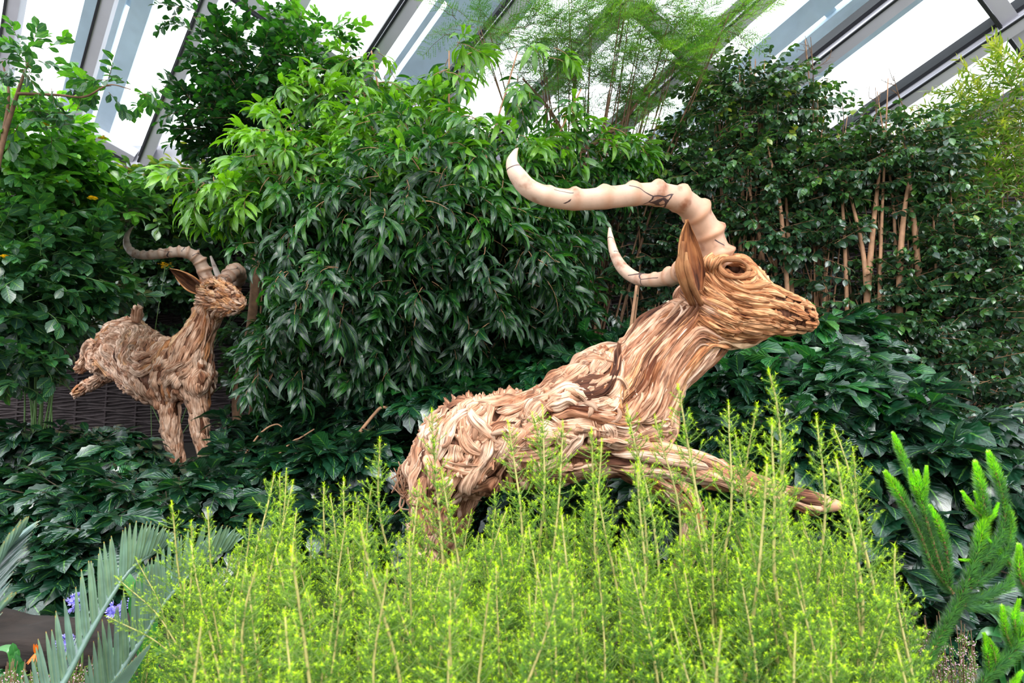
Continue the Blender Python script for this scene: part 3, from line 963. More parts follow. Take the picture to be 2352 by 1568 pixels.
# crumpled knobs at the horn root
for q, (x, y, r) in enumerate(((1660, 566, 13), (1648, 548, 12), (1664, 590, 11))):
    pass
make_ear('ear', (1600, 668), (1580, 503), 36, 3.20, 3.18, 1, (0.25, -0.95, 0.0), ant1, [M['ear'], M['ear_in']], 3, 0.55)
make_ear('ear', (1600, 640), (1560, 590), 22, 3.5, 3.75, 1, (0.2, 0.6, 0.1), ant1, [M['ear'], M['woodin']], 4, 0.7)
gm = GM()   # knotty root at the foot of the ear
for i in range(9):
    q_ = R.uniform(-1, 1); P = spline([at(1570 + q_ * 8, 566 + R.uniform(-12, 40), 3.17), at(1568 + q_ * 12, 612, 3.155), at(1578 + q_ * 12, 650, 3.17), at(1600 + q_ * 14, 700, 3.25)], 16)
    tube(gm, P, R.uniform(.010, .02) * np.sin(np.linspace(.5, 2.8, 16)) ** .6, 8, 0, R.uniform(.2, .8))
gm.build('ear_root', [M['ear']], ant1)
# hoof
gm = GM()
Dh = spline([list(at(1868, 1153, 3.17)) + [.040], list(at(1890, 1156, 3.165)) + [.042], list(at(1920, 1160, 3.16)) + [.028], list(at(1946, 1162, 3.16)) + [.003]], 14)
tube(gm, Dh[:, :3], Dh[:, 3], 14, 0, 0.9)
gm.build('hoof', [M['horn']], ant1)
# tail of thin roots
gm = GM()
for i in range(26):
    x0 = R.uniform(935, 960); y0 = R.uniform(1040, 1100)
    P = spline([at(x0, y0, 3.5), at(x0 - R.uniform(5, 22), y0 + R.uniform(10, 40), 3.45), at(x0 - R.uniform(8, 45), y0 + R.uniform(30, 75), 3.42), at(x0 - R.uniform(-20, 60), y0 + R.uniform(-15, 90), 3.4)], 14)
    tube(gm, P, R.uniform(.006, .013) * np.linspace(1, .25, 14), 7, 0, R.uniform(.3, 1))
gm.build('tail', [M['wood1']], ant1)

# ---------------- rear antelope
neck2 = [((382, 790), (478, 905), .20, 6.8), ((398, 786), (481, 868), .18, 6.75), ((414, 768), (481, 822), .15, 6.74), ((432, 750), (484, 782), .125, 6.74),
         ((446, 722), (494, 756), .105, 6.73), ((456, 690), (510, 734), .10, 6.72)]
trunk2 = [((425, 800), (446, 912), .17, 6.72), ((385, 786), (392, 928), .24, 6.9), ((355, 780), (352, 921), .26, 7.1), ((328, 752), (318, 902), .25, 7.35),
          ((300, 735), (282, 872), .23, 7.55), ((268, 748), (256, 864), .2, 7.75), ((241, 778), (232, 860), .15, 7.88), ((222, 810), (219, 846), .07, 7.95)]
head2 = [((462, 652), (462, 694), .05, 6.76), ((474, 643), (472, 714), .09, 6.72), ((496, 641), (489, 728), .102, 6.66), ((518, 648), (508, 728), .088, 6.58),
         ((536, 661), (526, 722), .07, 6.5), ((549, 673), (541, 718), .055, 6.44), ((557, 686), (552, 713), .042, 6.4), ((561, 694), (559, 706), .02, 6.38)]
parts = []; axes = []
for secs in (trunk2, neck2, head2):
    V, F, F3, C = loft(secs); parts.append((V, [np.array(F), np.array(F3)])); axes.append(C)
limbs2 = [
    [(405, 850, 36, 6.85), (386, 905, 25, 6.82), (388, 944, 20, 6.8), (393, 981, 19, 6.78), (399, 1018, 15.5, 6.76), (408, 1055, 12.5, 6.74), (416, 1080, 11, 6.73), (420, 1110, 10, 6.73)],
    [(455, 860, 30, 6.72), (453, 899, 26, 6.68), (456, 944, 18.5, 6.66), (458, 981, 17, 6.65), (464, 1018, 13, 6.64), (471, 1052, 11.5, 6.63), (475, 1085, 10, 6.62), (476, 1110, 10, 6.62)],
    [(250, 800, 30, 7.85), (228, 790, 16, 7.98), (212, 790, 11, 8.1), (198, 825, 10, 8.15), (182, 852, 7, 8.2)],
    [(262, 840, 24, 7.8), (240, 862, 16, 7.95), (222, 876, 11, 8.0), (200, 886, 9, 8.15), (172, 906, 7, 8.25)]]
for pts in limbs2:
    V, F, C = limb(pts, 34); parts.append((V, [F[k_][0] for k_ in F])); axes.append(C)
for (x, y, d, r) in ((395, 845, 6.72, (.11, .13, .2)), (455, 880, 6.62, (.10, .1, .12)), (290, 800, 7.4, (.2, .2, .2)), (312, 725, 7.5, (.05, .05, .09)), (492, 652, 6.6, (.09, .07, .04))):
    V, F, F3 = ball(at(x, y, d), np.array(r)); parts.append((V, [np.array(F), np.array(F3)]))
V2, N2, F2 = fuse(parts, 0.017, 5)
px, py, pz = to_px(V2)
m2 = (V2[:, 1] < 6.75)
V2[:, 1] += dent(487, 661, 10, 6.5, 0.10, 0.1, m2)
V2[:, 1] += dent(544, 688, 4, 4, 0.05, 0.1, m2)
AX2 = np.concatenate(axes)
AXT2 = np.concatenate([np.gradient(a, axis=0) / (np.linalg.norm(np.gradient(a, axis=0), axis=1)[:, None] + 1e-9) for a in axes])
AXI2 = np.concatenate([np.full(len(a), i) for i, a in enumerate(axes)])


def flow2(p, no):
    i = int(np.argmin(np.linalg.norm(AX2 - p, axis=1))); t = AXT2[i]
    nz = noise.noise_vector(Vector((p[0] * 2.6, p[1] * 2.6, p[2] * 2.6 + 9)))
    k_ = 1.6 if AXI2[i] == 0 else (0.7 if AXI2[i] == 2 else 0.35)
    return nrm(t + np.array([nz.x, nz.y, nz.z]) * k_)


def spec2(p, R):  # lighter tints: light lost to canopy shade is put back into the colour
    x, y, z = to_px(p)
    if x > 455 and y < 735:
        if ((x - 487) / 12) ** 2 + ((y - 661) / 8) ** 2 < 1: return None
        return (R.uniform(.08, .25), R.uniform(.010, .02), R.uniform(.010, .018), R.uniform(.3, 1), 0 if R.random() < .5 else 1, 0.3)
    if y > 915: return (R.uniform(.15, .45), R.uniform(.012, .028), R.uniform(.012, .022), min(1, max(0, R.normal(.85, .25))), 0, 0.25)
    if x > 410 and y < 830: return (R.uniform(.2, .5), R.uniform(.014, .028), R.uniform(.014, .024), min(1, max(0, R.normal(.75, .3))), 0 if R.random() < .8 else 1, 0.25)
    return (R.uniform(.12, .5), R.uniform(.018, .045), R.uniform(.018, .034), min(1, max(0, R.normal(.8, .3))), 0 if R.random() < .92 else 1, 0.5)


ant2 = empty('antelope_sculpture', (at(440, 1100, 6.7)[0], 6.7, float(ground_z(0, 6.7))),
             'smaller driftwood antelope at the back left, standing with its head up and ridged grey horns', 'sculpture')
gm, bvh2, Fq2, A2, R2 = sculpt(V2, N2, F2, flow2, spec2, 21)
add_skin(gm, V2, N2, F2, 0, 0.08, 0.012)  # dark skin tint paints the gap shade between the pieces here too
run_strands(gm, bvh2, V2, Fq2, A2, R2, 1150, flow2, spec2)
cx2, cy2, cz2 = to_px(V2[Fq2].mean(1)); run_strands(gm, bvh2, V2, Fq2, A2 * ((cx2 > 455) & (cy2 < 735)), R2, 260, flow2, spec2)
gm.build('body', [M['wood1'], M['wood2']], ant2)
gm = GM(); V, F, F3 = ball(at(487, 661, 6.66), np.array((.040, .03, .026))); gm.add(V, [F, F3], V[:, [0, 2]], 0.1)
gm.build('eye_socket', [M['woodin']], ant2)
gm = GM()
ring = [at(487 + 11 * math.cos(a), 661.5 + 7.5 * math.sin(a), 6.555) for a in np.linspace(0, 2 * math.pi, 26)]
tube(gm, ring, 0.011 + 0.004 * np.sin(np.linspace(0, 20, 26)), 8, 0, 0.6)
gm.build('eyelid', [M['wood1']], ant2)
make_horn('horn', [(478, 652, 17, 6.72), (470, 628, 16, 6.72), (458, 602, 15, 6.7), (442, 586, 14, 6.66), (420, 579, 13, 6.62), (395, 580, 12, 6.6), (362, 584, 11, 6.6), (332, 586, 10, 6.62),
    (306, 581, 9.5, 6.66), (292, 564, 8.5, 6.7), (291, 544, 6, 6.74), (299, 528, 3.5, 6.76), (308, 519, 1.0, 6.78)], ant2, M['horn2'], 14, 7, 0.85)
make_horn('horn', [(512, 652, 16, 6.74), (524, 636, 16, 6.82), (536, 623, 15, 6.92), (547, 624, 14, 7.1), (550, 640, 13, 7.35), (540, 655, 12, 7.6), (522, 658, 10, 7.75), (506, 642, 8, 7.85), (495, 618, 6, 7.9), (484, 588, 2.5, 7.92)],
          ant2, M['horn2'], 12, 8, 0.7)
make_ear('ear', (466, 668), (389, 617), 20, 6.68, 6.6, 1, (0.1, -0.75, -0.6), ant2, [M['ear'], M['woodin']], 5, 0.8)
make_ear('ear', (536, 668), (556, 662), 11, 6.8, 6.85, 1, (0.3, -0.9, 0), ant2, [M['wood1'], M['woodin']], 6, 0.7)
gm = GM()
for i in range(9):
    a = R2.uniform(-1, 1)
    P = spline([at(312 + a * 6, 738, 7.4), at(311 + a * 10, 722, 7.36), at(311 + a * 14, 710 + R2.uniform(-4, 4), 7.34), at(311 + a * 18 , 706 + R2.uniform(-6, 8), 7.33)], 12)
    tube(gm, P, R2.uniform(.012, .028) * np.linspace(1.1, .4, 12), 8, 0, R2.uniform(.3, .9))
gm.build('tail', [M['wood1']], ant2)

# ================================================================== plants
R3 = np.random.default_rng(5)


def leaf_tpl(n=5, w=0.22, peak=0.42, fold=0.25, droop=0.8, serr=0.0, wave=0.0, pet=0.08, blunt=1.0):
    s = np.linspace(0, 1, n + 1)
    a = math.log(0.5) / math.log(peak)
    t = np.clip((s - pet) / (1 - pet), 0, 1)
    hw = w * np.sin(np.pi * t ** a) ** blunt
    if serr: hw = hw * (1 + serr * np.where(np.arange(n + 1) % 2 == 0, -1, 1) * (t > 0.15) * (t < 0.97))
    hw = np.maximum(hw, 0.006)
    th = droop * s ** 1.3
    ds = 1.0 / n
    y = np.concatenate([[0], np.cumsum(np.cos(th[:-1]) * ds)]); z = np.concatenate([[0], -np.cumsum(np.sin(th[:-1]) * ds)])
    wv = wave * np.sin(s * 17)
    c = np.stack([0 * s, y, z], 1)
    up = np.stack([0 * s, np.sin(th), np.cos(th)], 1)
    l = c + np.stack([-hw, 0 * s, 0 * s], 1) * math.cos(fold) + up * (hw * math.sin(fold) + wv)[:, None]
    r = c + np.stack([hw, 0 * s, 0 * s], 1) * math.cos(fold) + up * (hw * math.sin(fold) - wv)[:, None]
    V = np.stack([l, c, r], 1).reshape(-1, 3)
    uv = np.stack([np.tile([0, 0.5, 1.0], n + 1), np.repeat(s, 3)], 1)
    i = np.arange(n)[:, None] * 3; j = np.arange(2)[None]
    F = np.stack([i + j, i + j + 1, i + 3 + j + 1, i + 3 + j], -1).reshape(-1, 4)
    return V, F, uv


def rot(axis, a):
    c, s = math.cos(a), math.sin(a)
    if axis == 'x': return np.array([[1, 0, 0], [0, c, -s], [0, s, c]])
    if axis == 'y': return np.array([[c, 0, s], [0, 1, 0], [-s, 0, c]])
    return np.array([[c, -s, 0], [s, c, 0], [0, 0, 1]])


def sprig_tpl(leaf, nleaf, length, size, elev, arch, R, twig_r=0.003, svar=0.25, tip_bias=0.0, mode='spiral', roll=0.4, tintspan=0.25):
    """twig running along +X with leaves round it; returns a GM"""
    gm = GM()
    n = 7
    th = arch * np.linspace(0, 1, n) ** 1.2
    P = np.stack([np.concatenate([[0], np.cumsum(np.cos(th[:-1]))]) * length / (n - 1), R.normal(0, .01, n) * length,
                  -np.concatenate([[0], np.cumsum(np.sin(th[:-1]))]) * length / (n - 1)], 1)
    tube(gm, P, np.linspace(twig_r, twig_r * 0.4, n), 4, 1, 0.5, cap=False)
    V0, F0, uv0 = leaf
    for i in range(nleaf):
        f = (i + 0.7) / nleaf
        f = f ** (1 - tip_bias * 0.6)
        f = min(f, 1)
        x = f * (n - 1); k = min(n - 2, int(x)); p = P[k] + (P[k + 1] - P[k]) * (x - k)
        if mode == 'spiral': az = i * 2.4 + R.normal(0, .3)
        else: az = (i % 2) * math.pi + R.normal(0, .35) + math.pi / 2 * 0
        # direction: mostly sideways/forward from the twig
        fwd = 0.35 + 0.9 * f + R.normal(0, .15)
        yaw = math.atan2(math.sin(az + 0.0), 1) if False else 0
        side = math.cos(az); upc = math.sin(az)
        d = np.array([fwd, side * 1.0, 0.45 * upc]); d = nrm(d)
        yw = math.atan2(-d[0], d[1])
        el = elev + 0.35 * upc + R.normal(0, .22)
        Rm = rot('z', yw) @ rot('x', el) @ rot('y', R.normal(0, roll))
        sc_ = size * (1 + R.uniform(-svar, svar)) * (0.75 + 0.25 * math.sin(math.pi * min(1, f * 0.9 + .1)))
        gm.add(V0 * sc_ @ Rm.T + p, [F0], uv0, np.clip(0.5 + (f - 0.5) * tintspan + R.normal(0, .1), 0, 1), 0)
    return gm.arrays()


# silhouettes that leaves nearer than the sculptures must leave free
CELL = 8
def raster(V, dil):
    x, y, z = to_px(V)
    m = np.zeros((1568 // CELL + 2, 2352 // CELL + 2), bool)
    i = (y / CELL).astype(int); j = (x / CELL).astype(int)
    ok = (i >= 0) & (j >= 0) & (i < m.shape[0]) & (j < m.shape[1])
    m[i[ok], j[ok]] = True
    for _ in range(dil):
        m2 = m.copy(); m2[1:] |= m[:-1]; m2[:-1] |= m[1:]; m2[:, 1:] |= m[:, :-1]; m2[:, :-1] |= m[:, 1:]; m = m2
    return m


hornpts = []
for o in list(ant1.children) + list(ant2.children):
    if o.name.startswith(('horn', 'ear')):
        hornpts.append((o.parent is ant1, np.array([v.co[:] for v in o.data.vertices])))
mask1 = raster(np.vstack([V1] + [h for a, h in hornpts if a]), 3)
mask2 = raster(np.vstack([V2[to_px(V2)[1] < 1030]] + [h for a, h in hornpts if not a]), 3)


def free(P, full=True):
    x, y, z = to_px(P)
    i = np.clip((y / CELL).astype(int), 0, mask1.shape[0] - 1); j = np.clip((x / CELL).astype(int), 0, mask1.shape[1] - 1)
    ok = ~(mask1[i, j] & (z < 3.85)) & ~(mask2[i, j] & (z < 8.35))
    ok &= ((P - wA) @ wn) > 0.16
    ok &= ((P - R0) @ rn) > 0.12
    ok &= P[:, 2] > ground_z(P[:, 0], P[:, 1]) + 0.02
    return ok


def scatter(gm, tpls, P, yaw, pitch, scale, tint, roll=None, reach=0.0, check=True):
    """many copies of the templates, as plain geometry, into one mesh"""
    P = np.asarray(P); n = len(P)
    if n == 0: return
    cy_, sy_ = np.cos(yaw), np.sin(yaw); cp, sp = np.cos(pitch), np.sin(pitch)
    Rz = np.zeros((n, 3, 3)); Rz[:, 0, 0] = cy_; Rz[:, 0, 1] = -sy_; Rz[:, 1, 0] = sy_; Rz[:, 1, 1] = cy_; Rz[:, 2, 2] = 1
    Ry = np.zeros((n, 3, 3)); Ry[:, 0, 0] = cp; Ry[:, 0, 2] = -sp; Ry[:, 2, 0] = sp; Ry[:, 2, 2] = cp; Ry[:, 1, 1] = 1
    if roll is None: roll = np.zeros(n)
    cr, sr = np.cos(roll), np.sin(roll)
    Rx = np.zeros((n, 3, 3)); Rx[:, 0, 0] = 1; Rx[:, 1, 1] = cr; Rx[:, 1, 2] = -sr; Rx[:, 2, 1] = sr; Rx[:, 2, 2] = cr
    Rm = Rz @ Ry @ Rx
    if check:
        ok = free(P)
        if reach:
            ok &= free(P + Rm[:, :, 0] * (reach * scale)[:, None])
            ok &= free(P + Rm[:, :, 0] * (reach * scale)[:, None] * 0.5)
    else: ok = np.ones(n, bool)
    which = R3.integers(0, len(tpls), n)
    for k_, (V, UV, T, F) in enumerate(tpls):
        s = np.where(ok & (which == k_))[0]
        if len(s) == 0: continue
        W = np.einsum('nij,vj->nvi', Rm[s], V) * scale[s][:, None, None] + P[s][:, None]
        nv = len(V)
        Tt = np.clip(T[None] + (tint[s] - 0.5)[:, None], 0, 1)
        fs = {}
        base = gm.n
        gm.V.append(W.reshape(-1, 3)); gm.UV.append(np.tile(UV, (len(s), 1))); gm.T.append(Tt.ravel()); gm.n += nv * len(s)
        offs_ = (np.arange(len(s)) * nv)[:, None, None] + base
        for q, (f, m) in F.items():
            gm.F.setdefault(q, []).append(((f[None] + offs_).reshape(-1, q), np.tile(m, len(s))))


def clump_points(c, dens, R, inner=0.35):
    x, y, d, rx, ry, rz = c[:6]
    C = at(x, y, d); r = np.array([rx * d / FPX, rz, ry * d / FPX])
    area = 4 * math.pi * ((r[0] * r[1]) ** 1.6 / 3 + (r[0] * r[2]) ** 1.6 / 3 + (r[1] * r[2]) ** 1.6 / 3) ** (1 / 1.6)
    n = max(3, int(dens * area))
    u = R.normal(size=(n, 3)); u /= np.linalg.norm(u, axis=1)[:, None]
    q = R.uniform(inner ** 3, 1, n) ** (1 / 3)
    # uneven outline
    bump_ = 1 + 0.16 * np.sin(u[:, 0] * 5 + x) + 0.14 * np.sin(u[:, 2] * 6 + y)
    P = C + u * r * (q * bump_)[:, None]
    return P, u, q


def foliage(gm, tpls, clumps, dens, size, R, pitch0=0.1, pitch_k=0.5, yaw_n=0.7, pitch_n=0.35, reach=0.0, svar=0.25, rolln=0.3):
    for c in clumps:
        tint = c[6] if len(c) > 6 else 0.45
        dm = c[7] if len(c) > 7 else 1.0
        P, u, q = clump_points(c, dens * dm, R)
        n = len(P)
        yaw = np.arctan2(u[:, 1], u[:, 0]) + R.normal(0, yaw_n, n)
        pit = pitch0 + pitch_k * np.arcsin(np.clip(u[:, 2], -1, 1)) + R.normal(0, pitch_n, n)
        sc_ = size * (1 + R.uniform(-svar, svar, n))
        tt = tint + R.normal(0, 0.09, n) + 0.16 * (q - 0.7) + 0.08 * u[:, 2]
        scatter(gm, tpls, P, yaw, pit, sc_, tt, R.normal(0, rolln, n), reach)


def stems_to(gm, base, clumps, R, r=0.02, mat=0, per=2, k=6, wob=0.05):
    for c in clumps:
        C = at(*c[:3]); rx = c[3] * c[2] / FPX; ry = c[4] * c[2] / FPX
        for _ in range(per):
            T_ = C + np.array([R.uniform(-.5, .5) * rx, R.uniform(-.4, .4) * c[5], R.uniform(0, .8) * ry])
            b = np.array(base) + np.array([R.uniform(-.06, .06), R.uniform(-.06, .06), 0])
            mid = b * 0.55 + T_ * 0.45 + np.array([R.normal(0, wob), R.normal(0, wob), 0.12 * abs(T_[2] - b[2])])
            P = spline([b, mid, T_], 14)
            ok = free(P[1:])
            if not ok.all(): continue
            tube(gm, P, np.linspace(r, r * 0.3, 14), k, mat)


def ground_below(clumps):
    P = np.array([at(*c[:3]) for c in clumps]).mean(0)
    P[1] = min(P[1], ((wA - P) @ wn) * 0 + 99)
    P[2] = float(ground_z(P[0], P[1]))
    return P


RT = np.random.default_rng(33)
L_round = leaf_tpl(4, 0.30, 0.5, 0.22, 0.5, pet=0.1, blunt=0.75)
L_small = leaf_tpl(4, 0.30, 0.48, 0.28, 0.5, pet=0.06, blunt=0.85)
L_lance = leaf_tpl(6, 0.115, 0.42, 0.3, 1.4, wave=0.01, pet=0.1)
L_big = leaf_tpl(10, 0.23, 0.52, 0.2, 0.75, serr=0.10, wave=0.012, pet=0.08)
L_thin = leaf_tpl(3, 0.10, 0.4, 0.2, 0.7, pet=0.05)
TP = {
    'round': [sprig_tpl(L_round, 8, 0.24, 0.128, -0.3, 0.2, RT, 0.0035, tintspan=0.3, roll=.3) for _ in range(5)],
    'small': [sprig_tpl(L_small, 14, 0.26, 0.074, -0.5, 0.1, RT, 0.0022, tintspan=0.3, roll=.3) for _ in range(5)],
    'tree': [sprig_tpl(L_small, 11, 0.26, 0.095, -0.1, 0.3, RT, 0.003, tintspan=0.3) for _ in range(5)],
    'lance': [sprig_tpl(L_lance, 12, 0.24, 0.185, -0.15, 0.9, RT, 0.0035, tip_bias=0.6, tintspan=0.35) for _ in range(6)],
    'big': [sprig_tpl(L_big, 7, 0.10, 0.21, -0.22, 0.1, RT, 0.004, tip_bias=0.2, roll=0.25, tintspan=0.2) for _ in range(6)],
    'thin': [sprig_tpl(L_thin, 14, 0.24, 0.09, 0.0, 0.4, RT, 0.002, tintspan=0.4) for _ in range(4)],
}


def plant(name, label, cat, clumps, kind, leafmat, stemmat, dens, size=1.0, group=None, stem_r=0.018, per=2, R=R3, stems=None, base=None, stem_name='stem', **kw):
    b = ground_below(clumps) if base is None else np.array(base, float)
    root = empty(name, b, label, cat, group)
    gm = GM()
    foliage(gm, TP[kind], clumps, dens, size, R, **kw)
    if gm.V: gm.build('foliage', [M[leafmat], M[stemmat]], root)
    if per:
        gm = GM(); stems_to(gm, b, clumps, R, stem_r, 0, per)
        if gm.V: gm.build(stem_name, [M[stemmat]], root)
    for st in stems or []:
        D = spline([list(at(x, y, d)) + [r * d / FPX] for x, y, r, d in st], 24)
        gm = GM(); tube(gm, D[:, :3], D[:, 3], 8)
        gm.build(stem_name, [M[stemmat]], root)
    return root


# ---- left: round-leaved shrubs
yel = plant('flowering_shrub', 'tall shrub at the far left with round dark leaves and small yellow flower heads', 'shrub',
      [(70, 430, 5.9, 150, 130, .6, .55), (190, 500, 6.3, 150, 95, .5, .5), (60, 600, 5.6, 140, 120, .6, .3), (190, 640, 6.0, 100, 100, .4, .28), (70, 340, 5.9, 110, 90, .5, .75), (170, 430, 6.4, 100, 35, .4, .65)],
      'round', 'round', 'stem_green', 56, 1.0, per=3, stem_r=.008, reach=.25)
plant('round_leaf_shrub', 'dark round-leaved shrub low at the left edge beside the rear antelope', 'shrub',
      [(50, 790, 5.6, 120, 110, .5, .22), (150, 780, 6.0, 80, 110, .35, .2), (40, 700, 5.6, 110, 80, .5, .25), (240, 690, 6.2, 60, 40, .25, .22)], 'round', 'round', 'stem_green', 56, 1.05, per=1, stem_r=.008, reach=.25)
plant('small_tree', 'slender branch with round leaves reaching up against the glass at top left', 'tree',
      [(70, 140, 5.0, 55, 45, .25, .45, .5), (30, 200, 5.0, 40, 45, .25, .4, .4), (110, 190, 5.0, 40, 35, .2, .4, .4), (225, 190, 5.0, 40, 30, .15, .5, .55), (290, 205, 5.0, 55, 28, .18, .5, .6), (165, 275, 5.1, 45, 25, .2, .45, .35), (50, 275, 5.1, 60, 40, .25, .6, .7)],
      'round', 'round', 'bark', 60, 0.72, per=0, reach=.15,
      base=(at(-60, 900, 5.0)[0], at(-60, 900, 5.0)[1], float(ground_z(0, at(-60, 900, 5.0)[1]))),
      stems=[[(-60, 1150, 10, 5.0), (-40, 700, 9, 5.0), (-10, 400, 7, 5.0), (40, 215, 4, 5.0), (70, 130, 2, 5.0)], [(40, 215, 4, 5.0), (130, 218, 3, 5.0), (195, 222, 2.6, 5.0), (250, 195, 1.6, 5.0), (300, 205, 1, 5.0)], [(0, 350, 5, 5.0), (20, 220, 3, 5.0), (5, 140, 1.5, 5.0)]], stem_name='branch')
plant('leafy_shrub', 'mid-green small-leaved shrub behind the swept-back horn of the rear antelope', 'shrub',
      [(350, 470, 8.5, 130, 70, .4, .62), (300, 560, 8.6, 110, 90, .35, .42), (460, 440, 8.4, 110, 50, .35, .6), (400, 620, 8.7, 120, 90, .3, .3)], 'round', 'small', 'stem_green', 60, 1.0, per=2, stem_r=.006, reach=.1)
plant('leafy_shrub', 'dark shrub in the shade behind the body of the rear antelope', 'shrub',
      [(330, 700, 8.8, 120, 70, .3, .2), (150, 700, 8.7, 120, 130, .3, .2), (560, 720, 8.6, 80, 90, .3, .3), (600, 850, 8.3, 70, 80, .3, .3)], 'round', 'small', 'stem_green', 50, 1.0, per=2, stem_r=.006, reach=.1)
# ---- dark tree
plant('small_tree', 'dark bushy tree with small leaves standing in front of the glass, upper left', 'tree',
      [(600, 170, 7.0, 90, 80, .5, .55, .75), (600, 280, 7.0, 115, 90, .6, .3), (520, 290, 6.9, 80, 60, .45, .35), (700, 180, 7.0, 80, 70, .5, .6, .55), (530, 150, 6.9, 60, 70, .4, .5, .6), (590, 70, 7.0, 70, 50, .35, .6, .5),
       (470, 90, 6.8, 45, 50, .25, .5, .45), (430, 30, 6.7, 40, 40, .2, .5, .35), (450, 240, 6.8, 70, 25, .2, .4, .5), (580, 350, 7.2, 120, 50, .5, .2), (750, 110, 7.0, 80, 40, .4, .75, .55), (430, 270, 6.8, 30, 40, .2, .35, .35)],
      'tree', 'tree_dark', 'bark', 62, 1.0, per=1, reach=.2, stem_r=.012, base=(at(560, 1000, 7.3)[0], at(560, 1000, 7.3)[1], float(ground_z(0, 7.3))),
      stems=[[(552, 1040, 12, 7.3), (545, 900, 12, 7.3), (575, 760, 11, 7.3), (590, 600, 11, 7.3), (602, 430, 10, 7.2), (612, 330, 8, 7.1), (590, 200, 5, 7.0)], [(602, 430, 7, 7.2), (630, 340, 6, 7.1), (680, 220, 4, 7.0)]], stem_name='trunk')
# ---- centre tree
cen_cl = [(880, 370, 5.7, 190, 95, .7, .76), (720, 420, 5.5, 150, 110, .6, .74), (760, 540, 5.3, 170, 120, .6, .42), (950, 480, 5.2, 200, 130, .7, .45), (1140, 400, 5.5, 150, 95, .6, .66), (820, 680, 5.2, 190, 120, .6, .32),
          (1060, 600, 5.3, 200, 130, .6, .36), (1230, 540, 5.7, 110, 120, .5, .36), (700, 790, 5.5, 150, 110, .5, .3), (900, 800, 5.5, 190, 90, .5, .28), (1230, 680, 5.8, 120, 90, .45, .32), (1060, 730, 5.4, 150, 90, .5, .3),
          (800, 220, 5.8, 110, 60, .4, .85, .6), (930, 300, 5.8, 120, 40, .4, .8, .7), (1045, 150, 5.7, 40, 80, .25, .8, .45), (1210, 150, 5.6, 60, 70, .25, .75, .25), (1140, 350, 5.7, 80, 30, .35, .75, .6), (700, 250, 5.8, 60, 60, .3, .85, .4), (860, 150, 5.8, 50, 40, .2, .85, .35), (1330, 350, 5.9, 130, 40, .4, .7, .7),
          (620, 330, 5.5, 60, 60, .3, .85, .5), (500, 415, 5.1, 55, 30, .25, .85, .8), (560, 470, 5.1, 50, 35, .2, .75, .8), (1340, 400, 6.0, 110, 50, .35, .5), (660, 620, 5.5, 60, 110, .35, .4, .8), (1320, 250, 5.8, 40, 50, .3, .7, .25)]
cb = at(1000, 1000, 5.9)
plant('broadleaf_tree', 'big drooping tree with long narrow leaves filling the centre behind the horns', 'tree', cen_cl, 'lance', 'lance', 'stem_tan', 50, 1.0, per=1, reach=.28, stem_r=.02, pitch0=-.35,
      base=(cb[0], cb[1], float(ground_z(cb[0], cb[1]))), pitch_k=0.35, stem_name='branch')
# ---- feathery tree
def feather_tpl(R):
    gm = GM(); n = 9; L = 0.34
    P = np.stack([np.linspace(0, L, n), R.normal(0, .008, n), -0.10 * np.linspace(0, 1, n) ** 2], 1)
    tube(gm, P, np.linspace(.003, .0012, n), 3, 1, .5, cap=False)
    for i in range(26):
        f = (i + 2) / 28; p = np.array([f * L, 0, -0.10 * f * f]); sd = 1 if i % 2 else -1
        l2 = 0.10 * math.sin(math.pi * min(1, f * .85 + .1)) + .02
        d = nrm(np.array([.8, sd * 1.0, R.normal(0, .35)])); q = p + d * l2
        for j in range(14):
            g_ = (j + 1) / 14; c = p + d * l2 * g_
            e = nrm(np.array([.6, (1 if j % 2 else -1) * .8 * d[0], R.normal(0, .5)])) * R.uniform(.016, .028)
            wv = nrm(np.cross(e, [0.2, .3, 1])) * .0022
            gm.add([c - wv, c + wv, c + e], [[[0, 1, 2]]], None, np.clip(.5 + .2 * f + R.normal(0, .1), 0, 1), 0)
    return gm.arrays()


TP['feather'] = [feather_tpl(RT) for _ in range(4)]
fb = at(1330, 900, 6.6)
plant('feathery_tree', 'airy tree with fine feathery foliage hanging in front of the roof glass', 'tree',
      [(1110, 75, 6.3, 80, 28, .3, .45, 1.1), (1220, 120, 6.3, 80, 60, .35, .45), (1300, 60, 6.2, 70, 80, .35, .5, .8), (1400, 120, 6.3, 120, 80, .45, .5), (1520, 90, 6.2, 110, 60, .4, .6), (1640, 45, 6.1, 70, 28, .25, .65, 1.2),
       (1370, 230, 6.4, 90, 60, .4, .4, .6), (1490, 190, 6.3, 80, 50, .4, .45, .6), (1560, 160, 6.2, 60, 30, .3, .6), (1250, 210, 6.4, 60, 50, .4, .35, .4), (1480, 290, 6.4, 60, 50, .3, .4, .35), (1480, 30, 6.1, 80, 40, .3, .6, .9), (1400, 10, 6.0, 90, 40, .3, .6, .9)],
      'feather', 'feather', 'bark', 44, 1.0, per=3, stem_r=.013, base=(fb[0], fb[1], float(ground_z(0, fb[1]))), pitch_k=.4, reach=.2, stem_name='branch',
      stems=[[(1330, 900, 12, 6.6), (1345, 500, 10, 6.5), (1335, 350, 7, 6.5), (1318, 250, 5, 6.4), (1325, 150, 3, 6.4)], [(1345, 500, 8, 6.5), (1300, 330, 5, 6.4), (1260, 250, 4, 6.4), (1200, 180, 2, 6.3)], [(1335, 350, 6, 6.5), (1430, 280, 4, 6.4), (1500, 180, 2.5, 6.3)]])
